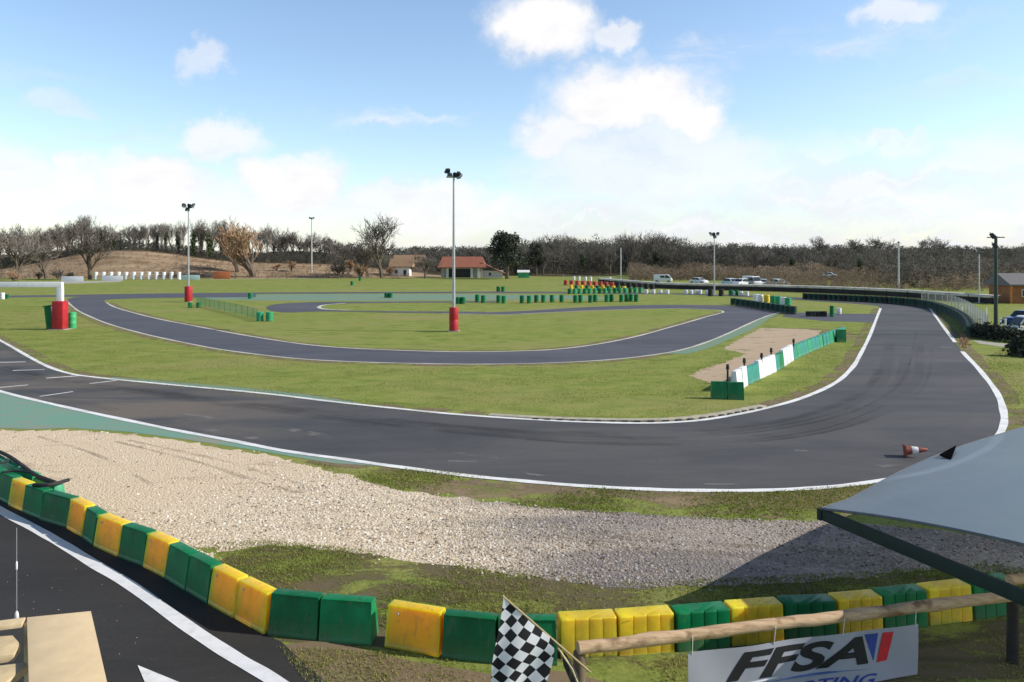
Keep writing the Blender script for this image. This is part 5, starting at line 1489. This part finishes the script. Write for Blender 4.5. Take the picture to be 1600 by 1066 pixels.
lm = log(RB - org + Vector((0.02, 0.22, 0.12)), RC - org, 0.075, 'rail', 2); lm.build('rail', M_LOG, root, angle=60)
for p, zt in ((RA + ru * 0.02, 0.93), (RB - ru * 0.06, 1.0)):
    mb = MB(); q = p - org; mb.tube([(q.x, q.y + .03, -0.1), (q.x, q.y + .03, zt)], [0.085, 0.078], 12); mb.build('post', simple('post_timber', (0.16, 0.12, 0.075), 0.9, var=0.3) if p.x < 2 else M_POST, root, angle=60)
tag(root, 'weathered round log rail on posts above the banner', 'rail')

def RP(t, z, off=0.0):
    p = RA + rd * t + rn * off
    return Vector((p.x, p.y, z))
# banner with sag and soft waves, mapped by (u metres along rail, z)
T0, T1, ZT, ZB = 0.2218, 0.742, 0.785, 0.06
UL = (T1 - T0) * RL
def ban(u, z, off=0.0):
    t = T0 + u / RL
    wv = 0.020 * math.sin(u * 2.3 + 0.5) + 0.012 * math.sin(u * 5.1 + z * 4)
    sag = -0.018 * math.sin(math.pi * min(max(u / UL, 0), 1))
    return RP(t, z + sag, 0.02 + wv + off)
root = empty('banner', RP(T0, 0)); org = Vector(root.location)
mb = MB(); nu, nv = 60, 14
vs = [ban(UL * i / nu, ZB + (ZT - ZB) * j / nv) - org for j in range(nv + 1) for i in range(nu + 1)]
mb.add(vs, [(j * (nu + 1) + i, j * (nu + 1) + i + 1, (j + 1) * (nu + 1) + i + 1, (j + 1) * (nu + 1) + i) for j in range(nv) for i in range(nu)])
mb.build('sheet', M_BANNER, root)
def print_poly(name, polys, mat, off=0.004):
    """flat print on the banner: polys in (u, z)"""
    mb = MB()
    for poly in polys:
        tri = tessellate_polygon([[Vector((a, b, 0)) for a, b in poly]])
        mb.add([ban(a, b, off) - org for a, b in poly], [tuple(t) for t in tri])
    return mb.build(name, mat, root, smooth=False)
def text_print(name, body, u0, u1, z0, z1, mat, shear=0.3, bold=0.03, off=0.005):
    cu = bpy.data.curves.new('lettering', 'FONT'); cu.body = body; cu.shear = shear; cu.offset = bold; cu.size = 1.0; cu.resolution_u = 6
    to = bpy.data.objects.new('lettering', cu); COL.objects.link(to)
    dg = bpy.context.evaluated_depsgraph_get(); me = bpy.data.meshes.new_from_object(to.evaluated_get(dg))
    bpy.data.objects.remove(to)
    bm = bmesh.new(); bm.from_mesh(me)
    bmesh.ops.triangulate(bm, faces=bm.faces[:])
    bmesh.ops.subdivide_edges(bm, edges=[e for e in bm.edges if e.calc_length() > 0.12], cuts=2)
    bmesh.ops.triangulate(bm, faces=bm.faces[:])
    xs_ = [v.co.x for v in bm.verts]; ys_ = [v.co.y for v in bm.verts]
    ax, bx, ay, by = min(xs_), max(xs_), min(ys_), max(ys_)
    for v in bm.verts:
        u = u0 + (v.co.x - ax) / (bx - ax) * (u1 - u0); z = z0 + (v.co.y - ay) / (by - ay) * (z1 - z0)
        v.co = ban(u, z, off) - org
    bm.to_mesh(me); bm.free(); me.materials.clear(); me.materials.append(mat)
    me.name = name
    return link(me, name, root)
def UZ(px, py):
    """(u, z) on the banner plane for a survey pixel"""
    k = (px - CX) / F
    t = (k * RA.y - RA.x) / (rd.x - k * rd.y)
    y = RA.y + rd.y * t
    return (t - T0) * RL, H - (py - HY) * y / F
uF, zF = UZ(1132, 1063); uA, zA = UZ(1356, 1040)
text_print('lettering', 'FFSA', uF, uA - 0.02, 0.325, 0.715, M_INK, 0.34, 0.035)
print_poly('blue_stripe', [[UZ(1349, 989), UZ(1370, 987), UZ(1362, 1030)]], M_BLUE)
print_poly('red_stripe', [[UZ(1377, 986), UZ(1393, 984), UZ(1383, 1029), UZ(1367, 1032)]], M_REDP)
text_print('small_lettering', 'KARTING', uF + 0.62, uA + 0.12, 0.03, 0.185, M_BLUE, 0.34, 0.02)
sw0 = [(uF + 0.3 + (uA - uF - 0.25) * i / 20, 0.25 + 0.012 * math.sin(i / 20 * 3.1)) for i in range(21)]
print_poly('swoosh', [sw0 + [(a, b + 0.016 * math.sin(math.pi * min(1, i / 19)) + 0.002) for i, (a, b) in reversed(list(enumerate(sw0)))]], simple('light_blue_print', (0.10, 0.17, 0.36), 0.6))
sw1 = [(0.02 + uF * i / 14 * 2.4, 0.16 + 0.16 * math.sin(i / 14 * 1.5)) for i in range(15)]
print_poly('pale_swoosh', [sw1 + [(a, b - 0.10 * (1 - i / 14) - 0.012) for i, (a, b) in reversed(list(enumerate(sw1)))]], simple('pale_print', (0.80, 0.80, 0.82), 0.6))
tie = MB()
for u in (0.06, UL * 0.36, UL * 0.66, UL - 0.05):
    a = ban(u, ZT - 0.03) - org; t = T0 + u / RL; b_ = RP(t, 1.0) - org
    tie.tube([a, b_ + Vector((0, -0.085, 0)), b_ + Vector((0, 0, 0.085))], 0.006, 5)
tie.build('ties', simple('white_cord', (0.7, 0.7, 0.66), 0.8), root)
tag(root, 'white vinyl banner with black italic lettering hung under the log rail', 'banner')

# ------------------------------------------------------------------ chequered flag
m, nt, b, out = new_mat('chequered_cloth')
uv = nt.n('ShaderNodeUVMap'); uv.uv_map = 'UVMap'
ck = nt.n('ShaderNodeTexChecker'); ck.inputs['Scale'].default_value = 1.0
ck.inputs['Color1'].default_value = (0.012, 0.012, 0.014, 1); ck.inputs['Color2'].default_value = (0.80, 0.80, 0.82, 1)
nt.link(uv.outputs[0], ck.inputs[0]); nt.link(ck.outputs[0], b.inputs['Base Color']); b.inputs['Roughness'].default_value = 0.8
tr = nt.n('ShaderNodeBsdfTranslucent'); nt.link(ck.outputs[0], tr.inputs[0]); mx = nt.n('ShaderNodeMixShader'); mx.inputs[0].default_value = 0.35
nt.link(b.outputs[0], mx.inputs[1]); nt.link(tr.outputs[0], mx.inputs[2]); nt.link(mx.outputs[0], out.inputs[0])
M_CHECK = m
FD = 9.55
fp = lambda px, py, d=FD: Vector(((px - CX) * d / F, d, H - (py - HY) * d / F))
tip, butt = fp(785, 931, 9.5), fp(899, 1030, 9.68)
root = empty('chequered_flag', (butt.x, butt.y, butt.z)); org = Vector(root.location)
mb = MB(); mb.tube([tip - org, butt - org, butt + (butt - tip).normalized() * 0.28 - org], 0.013, 8); mb.build('pole', simple('flag_pole', (0.35, 0.27, 0.14), 0.5), root)
h0, h1 = fp(787, 933, 9.49), fp(862, 1000, 9.6)
nu, nv = 36, 44
vs = []; uvs = []
low0, low1 = fp(768, 1080, 9.38), fp(842, 1078, 9.5)
for j in range(nv + 1):
    v = j / nv
    for i in range(nu + 1):
        u = i / nu
        top = h0.lerp(h1, u); bot = low0.lerp(low1, u)
        # free corner billows out to the right below the pole, hem gathers
        p = top.lerp(bot, v)
        p.x += 0.10 * math.sin(math.pi * v) * u ** 2 - 0.04 * math.sin(math.pi * v) * (1 - u) ** 2 * 0.6
        p.y += 0.05 * math.sin(u * 9 + v * 2.0) * (0.25 + 0.75 * v) + 0.02 * math.sin(v * 7 + u * 4)
        p.x += 0.016 * math.sin(v * 6 + u * 8)
        q_ = top.lerp(bot, v) - h0; uvs.append(((q_.x * 0.74 - q_.z * 0.67) / 0.112, (-q_.x * 0.67 - q_.z * 0.74) / 0.112)); vs.append(p - org)
mb = MB(); mb.add(vs, [(j * (nu + 1) + i, j * (nu + 1) + i + 1, (j + 1) * (nu + 1) + i + 1, (j + 1) * (nu + 1) + i) for j in range(nv) for i in range(nu)])
me = bpy.data.meshes.new('cloth'); me.from_pydata([tuple(v) for v in mb.v], [], mb.f)
ul = me.uv_layers.new(name='UVMap')
for lp in me.loops: ul.data[lp.index].uv = uvs[lp.vertex_index]
me.polygons.foreach_set('use_smooth', [True] * len(me.polygons)); me.materials.append(M_CHECK); me.update()
link(me, 'cloth', root)
tag(root, 'black and white chequered flag hanging from a slanted pole', 'flag')
# furled dark flag strapped to the same post
root = empty('furled_flag', fp(905, 1050, 9.7)); org = Vector(root.location)
mb = MB(); mb.tube([fp(880, 1020, 9.68) - org, fp(886, 1036, 9.68) - org, fp(896, 1058, 9.68) - org, fp(904, 1085, 9.68) - org], [0.02, 0.055, 0.06, 0.03], 9); mb.build('cloth', M_RUB, root)
mb = MB(); mb.tube([fp(872, 1012, 9.64) - org, fp(894, 1046, 9.64) - org, fp(908, 1080, 9.64) - org], 0.011, 6); mb.build('pole', simple('pale_stick', (0.6, 0.5, 0.3), 0.6), root)
tag(root, 'furled dark flag tied against the left post of the log rail', 'flag')

# ------------------------------------------------------------------ canopy at the right
CZ = 1.6
E1 = G(1284, 803, CZ); E2 = G(1600, 934, CZ)
bd = (E2 - E1).normalized()
root = empty('canopy', (E1.x, E1.y, 0)); org = Vector((E1.x, E1.y, 0))
M = Matrix((( -bd.y, bd.x, 0), (bd.x, bd.y, 0), (0, 0, 1))).transposed()
M = Matrix.Rotation(math.atan2(bd.y, bd.x), 3, 'Z')
mid = E1 + bd * 4.0 - org
mb = MB(); mb.box((mid.x, mid.y, CZ), (8.0, 0.10, 0.185), M=M); mb.build('beam', M_BEAM, root, bevel=0.01)
mb = MB(); mb.box((0, 0, CZ), (0.09, 0.14, 0.20), M=M); mb.build('end_plate', M_BEAM, root, bevel=0.008)
near = []
for i in range(25):
    l = 8.0 * i / 24  # sheet lengthened out of view, added to shade the ground at lower right
    near.append(E1 + bd * l + Vector((0, 0, 0.08 + 0.235 * l - 0.018 * l * l)))
farp = cr([E1 + Vector((0.0, 0.0, 0.10)), G(1330, 778, CZ + .08), G(1400, 740, CZ + .09), G(1480, 705, CZ + .10), G(1560, 679, CZ + .10), G(1640, 657, CZ + .10), G(1760, 636, CZ + .10), G(1900, 618, CZ + .10)], 4)
def res(path, n):
    ac = [0.0]
    for i in range(1, len(path)): ac.append(ac[-1] + (path[i] - path[i - 1]).length)
    return [along(path, ac, ac[-1] * i / (n - 1)) for i in range(n)]
farp = res(farp, 25); mb = MB(); ns_ = 18
vs = []
for i in range(25):
    for k in range(ns_ + 1):
        s_ = k / ns_; p = near[i].lerp(farp[i], s_); p.z += 0.28 * math.sin(math.pi * s_) * (i / 24) * 0.9; vs.append(p - org)
mb.add(vs, [(i * (ns_ + 1) + k, i * (ns_ + 1) + k + 1, (i + 1) * (ns_ + 1) + k + 1, (i + 1) * (ns_ + 1) + k) for i in range(24) for k in range(ns_)])
m, nt, b, out = new_mat('grey_canopy_sheet')
tc = nt.n('ShaderNodeTexCoord'); ns2 = nt.noise(tc.outputs['Object'], 1.3, 5, 0.6)
c = nt.mix(nt.mrange(ns2.outputs[0], 0.3, 0.7), (0.215, 0.275, 0.365), (0.26, 0.32, 0.41))
wv = nt.n('ShaderNodeTexWave'); wv.bands_direction = 'X'; wv.inputs['Scale'].default_value = 5.0; wv.inputs['Distortion'].default_value = 0.15; nt.link(tc.outputs['Object'], wv.inputs['Vector'])
st_ = nt.noise(scaled(nt, tc.outputs['Object'], (7, 0.7, 0.7)), 1.0, 6, 0.7)
c = nt.mix(nt.mrange(st_.outputs[0], 0.5, 0.75, 0, 0.35), c, (0.16, 0.175, 0.19))
c = nt.mix(nt.mrange(wv.outputs['Fac'], 0.0, 0.12, 0.18, 0.0), c, (0.15, 0.18, 0.22))
bump(nt, b, wv.outputs['Fac'], 0.12, 0.02)
nt.link(c, b.inputs['Base Color']); b.inputs['Roughness'].default_value = 0.38
tr = nt.n('ShaderNodeBsdfTranslucent'); tr.inputs[0].default_value = (0.55, 0.6, 0.66, 1)
tp = nt.n('ShaderNodeBsdfTransparent'); tp.inputs[0].default_value = (0.85, 0.9, 1.0, 1)
mx = nt.n('ShaderNodeMixShader'); mx.inputs[0].default_value = 0.35; nt.link(b.outputs[0], mx.inputs[1]); nt.link(tr.outputs[0], mx.inputs[2])
mx2 = nt.n('ShaderNodeMixShader'); mx2.inputs[0].default_value = 0.07; nt.link(mx.outputs[0], mx2.inputs[1]); nt.link(tp.outputs[0], mx2.inputs[2])
nt.link(mx2.outputs[0], out.inputs[0])
sh = mb.build('roof_sheet', m, root)
mb = MB(); mb.tube([p - org for p in near], 0.022, 6); mb.tube([p - org for p in farp], 0.014, 6); mb.build('edge_cord', simple('grey_edge', (0.10, 0.115, 0.13), 0.5), root)
q = G(1480, 704, CZ + .16) - org
cp = [G(1468, 712, CZ + .20) - org, G(1494, 698, CZ + .20) - org, G(1486, 719, CZ + .24) - org]
mb = MB(); mb.prism(cp, (0, 0, 0.03)); mb.build('corner_clip', simple('black_patch', (0.006, 0.006, 0.007), 1.0, spec=0.0), root, smooth=False)
for l in (7.2,):
    p = E1 + bd * l - org; mb = MB(); mb.box((p.x, p.y, CZ / 2 - .06), (0.14, 0.14, CZ - .12)); mb.build('post', M_BEAM, root, bevel=0.01)
pf = farp[22] - org; mb = MB(); mb.box((pf.x, pf.y, CZ / 2), (0.12, 0.12, CZ)); mb.build('post', M_BEAM, root, bevel=0.01)
tag(root, 'grey plastic sheet canopy on a dark green beam at the lower right', 'canopy')

# ------------------------------------------------------------------ plywood bench and rod at the lower left
root = empty('plywood_bench', G(60, 1010, 0.0)); org = Vector(root.location)
zt = 0.9
a, b_, c, d = [G(*p, zt) for p in ((42, 968), (142, 958), (190, 1170), (48, 1170))]
mb = MB(); mb.prism([p - org for p in (a, b_, c, d)], (0, 0, 0.03)); mb.build('plywood_top', M_PLY, root, bevel=0.004)
mb = MB()
e0, e1 = G(-60, 984, zt - 0.02), G(40, 971, zt - 0.02)
dv = (e1 - e0).normalized(); nv_ = Vector((-dv.y, dv.x, 0))
mb.prism([e0 - org, e1 - org, e1 - nv_ * 0.20 - org, e0 - nv_ * 0.20 - org], (0, 0, 0.06)); mb.build('back_board', M_TIMBER, root, bevel=0.006)
mb = MB(); e0, e1 = G(-60, 1018, zt - 0.12), G(31, 1018, zt - 0.12)
mb.prism([G(-60, 1010, .75) - org, G(20, 1004, .75) - org, G(32, 1018, .75) - org, G(22, 1034, .75) - org, G(-60, 1046, .75) - org], (0, 0, 0.10)); mb.build('brace', M_TIMBER, root, bevel=0.01)
mb = MB(); mb.prism([G(-60, 1060, .72) - org, G(0, 1052, .72) - org, G(40, 1047, .72) - org, G(44, 1052, .72) - org, G(0, 1085, .72) - org, G(-60, 1100, .72) - org], (0, 0, 0.10)); mb.build('brace', M_TIMBER, root, bevel=0.01)
for p in (a + Vector((.08, -.08, 0)), b_ + Vector((-.08, -.08, 0)), c + Vector((-.1, .08, 0)), d + Vector((.08, .08, 0))):
    q = p - org; mb = MB(); mb.box((q.x, q.y, (zt - 0.002) / 2), (0.09, 0.09, zt - 0.002)); mb.build('leg', M_TIMBER, root, bevel=0.005)
tag(root, 'pale plywood topped timber bench at the lower left corner', 'bench')
p = G(26, 972)
root = empty('thin_rod', p)
mb = MB(); mb.tube([(0, 0, 0), (0, 0, 1.55)], [0.008, 0.006], 6); mb.build('rod', M_GALV, root)
mb = MB(); mb.lathe([(0.02, 0.02), (0.035, 0.05), (0.03, 0.14), (0.012, 0.18)], 10); mb.build('clamp', M_WHT, root)
mb = MB(); mb.lathe([(0.010, 0.86), (0.015, 0.88), (0.014, 0.98), (0.008, 1.0)], 10); mb.build('sleeve', M_WHT, root)
tag(root, 'thin grey rod standing on the asphalt behind the plywood bench', 'rod')

# ------------------------------------------------------------------ sky and sun
SUN_AZ, SUN_EL = R(94), R(33)
w = bpy.data.worlds.new('World'); scene.world = w; w.use_nodes = True
w.cycles.sampling_method = 'MANUAL'; w.cycles.sample_map_resolution = 512
nt = NT(w.node_tree)
out = nt.n('ShaderNodeOutputWorld'); bg = nt.n('ShaderNodeBackground'); nt.link(bg.outputs[0], out.inputs[0])
sky = nt.n('ShaderNodeTexSky'); sky.sky_type = 'NISHITA'; sky.sun_disc = False
sky.sun_elevation = SUN_EL; sky.sun_rotation = SUN_AZ; sky.air_density = 1.0; sky.dust_density = 0.6; sky.ozone_density = 1.2
tc = nt.n('ShaderNodeTexCoord'); sp = nt.n('ShaderNodeSeparateXYZ'); nt.link(tc.outputs['Generated'], sp.inputs[0])
az = nt.math('ARCTAN2', sp.outputs[0], sp.outputs[1]); el = nt.math('ARCSINE', sp.outputs[2])
cv = nt.n('ShaderNodeCombineXYZ'); nt.link(az, cv.inputs[0]); nt.link(el, cv.inputs[1]); base = cv.outputs[0]
n1 = nt.noise(base, 16, 7, 0.6); n2 = nt.noise(nt.vmath('ADD', base, (3.1, 1.7, 0.4)), 16, 7, 0.6)
wx = nt.mrange(n1.outputs[0], 0, 1, -0.055, 0.055); wy = nt.mrange(n2.outputs[0], 0, 1, -0.045, 0.045)
wc = nt.n('ShaderNodeCombineXYZ'); nt.link(wx, wc.inputs[0]); nt.link(wy, wc.inputs[1])
warp = nt.vmath('ADD', base, wc.outputs[0])
stretch = nt.noise(nt.vmath('MULTIPLY', base, (5, 30, 1)), 1.0, 7, 0.65, 0.6)
fine = nt.noise(nt.vmath('MULTIPLY', base, (14, 26, 1)), 1.0, 8, 0.62, 0.3)
def azel(px, py):
    a = math.atan((px - CX) / F); return a, math.atan((HY - py) / F * math.cos(a))
clouds = [(848, 48, 92, 50, 1.0), (965, 52, 42, 28, 0.75), (318, 96, 34, 24, 0.55), (338, 224, 58, 32, 0.8), (90, 170, 40, 16, 0.4), (985, 158, 125, 58, 1.0), (1060, 175, 70, 42, 1.0), (872, 208, 66, 42, 0.9),
          (240, 290, 82, 42, 1.0), (455, 292, 82, 48, 1.0), (112, 276, 32, 30, 0.9), (15, 275, 55, 45, 0.85), (180, 320, 90, 30, .7), (400, 330, 120, 30, .7), (540, 325, 60, 26, .7), (610, 308, 80, 24, 0.8), (1400, 14, 60, 20, 0.7), (320, 300, 50, 30, .7), (1020, 260, 200, 70, .7), (690, 330, 130, 50, .9), (1400, 225, 50, 14, .6)]
wisps = [(1170, 76, 120, 24, 0.9), (1310, 76, 80, 16, 0.6), (590, 190, 70, 12, 0.6), (690, 180, 90, 10, 0.55), (1520, 130, 110, 14, 0.35), (1420, 50, 90, 14, .4), (200, 222, 90, 14, .35), (60, 120, 60, 12, .2)]
acc_ = None
for (x, y, rx, ry, st) in clouds:
    a, e = azel(x, y); sx, sy = F / rx / 1.12, F / ry / 1.12
    v = nt.vmath('MULTIPLY', nt.vmath('SUBTRACT', warp, (a, e, 0)), (sx, sy, 0))
    mk = nt.math('MULTIPLY', nt.mrange(nt.vmath('LENGTH', v), 1.22, 0.50, 0, 1, True), st)
    acc_ = mk if acc_ is None else nt.math('MAXIMUM', acc_, mk)
wacc = None
for (x, y, rx, ry, st) in wisps:
    a, e = azel(x, y); sx, sy = F / rx, F / ry
    v = nt.vmath('MULTIPLY', nt.vmath('SUBTRACT', warp, (a, e, 0)), (sx * .8, sy * .8, 0))
    mk = nt.math('MULTIPLY', nt.mrange(nt.vmath('LENGTH', v), 1.3, 0.0, 0, 1, True), st)
    wacc = mk if wacc is None else nt.math('MAXIMUM', wacc, mk)
wacc = nt.math('MULTIPLY', wacc, nt.mrange(stretch.outputs[0], 0.38, 0.62, 0.1, 1.1))
# low band of cloud right round the horizon, deeper towards the right
ew = nt.math('ADD', el, nt.mrange(fine.outputs[0], 0, 1, -0.045, 0.045))
topb = nt.mrange(az, -0.05, 0.35, 0.085, 0.155, True)
band = nt.mrange(nt.math('DIVIDE', ew, topb), 1.05, 0.55, 0, 0.95, True)
lay = nt.noise(nt.vmath('MULTIPLY', warp, (5, 22, 1)), 1.0, 6, 0.6, 0.5)
gaps = nt.math('MULTIPLY', nt.mrange(fine.outputs[0], 0.32, 0.58, 0.7, 1.0), nt.mrange(lay.outputs[0], 0.36, 0.56, 0.45, 1.0, True))
band = nt.math('MULTIPLY', nt.math('MULTIPLY', band, gaps), nt.mrange(az, -0.25, 0.1, 0.50, 1.0, True))
cm = nt.math('MAXIMUM', nt.math('MAXIMUM', acc_, wacc), band, clamp=True)
ccol = nt.mix(nt.mrange(lay.outputs[0], 0.38, 0.60, 0, 1, True), (7.2, 7.7, 8.9), (9.5, 9.6, 10.0))
ccol = nt.mix(nt.math('MULTIPLY', acc_, nt.mrange(fine.outputs[0], 0.25, 0.55, 0.55, 1.0)), ccol, (10.2, 10.1, 10.1))
skyc = nt.mix(1.0, sky.outputs[0], nt.mix(nt.mrange(el, 0.30, 0.8, 0, 1, True), (2.0, 2.05, 2.1), (0.5, 0.55, 0.65)), 'MULTIPLY')
SKYC = nt.n('ShaderNodeHueSaturation'); SKYC.inputs['Saturation'].default_value = 1.0; SKYC.inputs['Value'].default_value = 1.0; nt.link(skyc, SKYC.inputs['Color'])
nt.link(nt.mix(cm, SKYC.outputs[0], ccol), bg.inputs[0]); bg.inputs[1].default_value = 0.10

sl = bpy.data.lights.new('sun', 'SUN'); sl.energy = 5.0; sl.angle = R(0.53); sl.color = (1.0, 0.95, 0.87)
so = bpy.data.objects.new('sun', sl); COL.objects.link(so)
dirv = Vector((math.sin(SUN_AZ) * math.cos(SUN_EL), math.cos(SUN_AZ) * math.cos(SUN_EL), math.sin(SUN_EL)))
so.rotation_euler = dirv.to_track_quat('Z', 'Y').to_euler()
so.location = dirv * 200

# prototypes never used stay out of the scene
for protos in (T_BARE, T_TALL, T_IVY, T_TAN, T_BUSH, T_EVER, [C_W, C_P, C_B, V_W]):
    for p in protos:
        if p.name not in USED:
            for ch in list(p.children): bpy.data.objects.remove(ch)
            bpy.data.objects.remove(p)
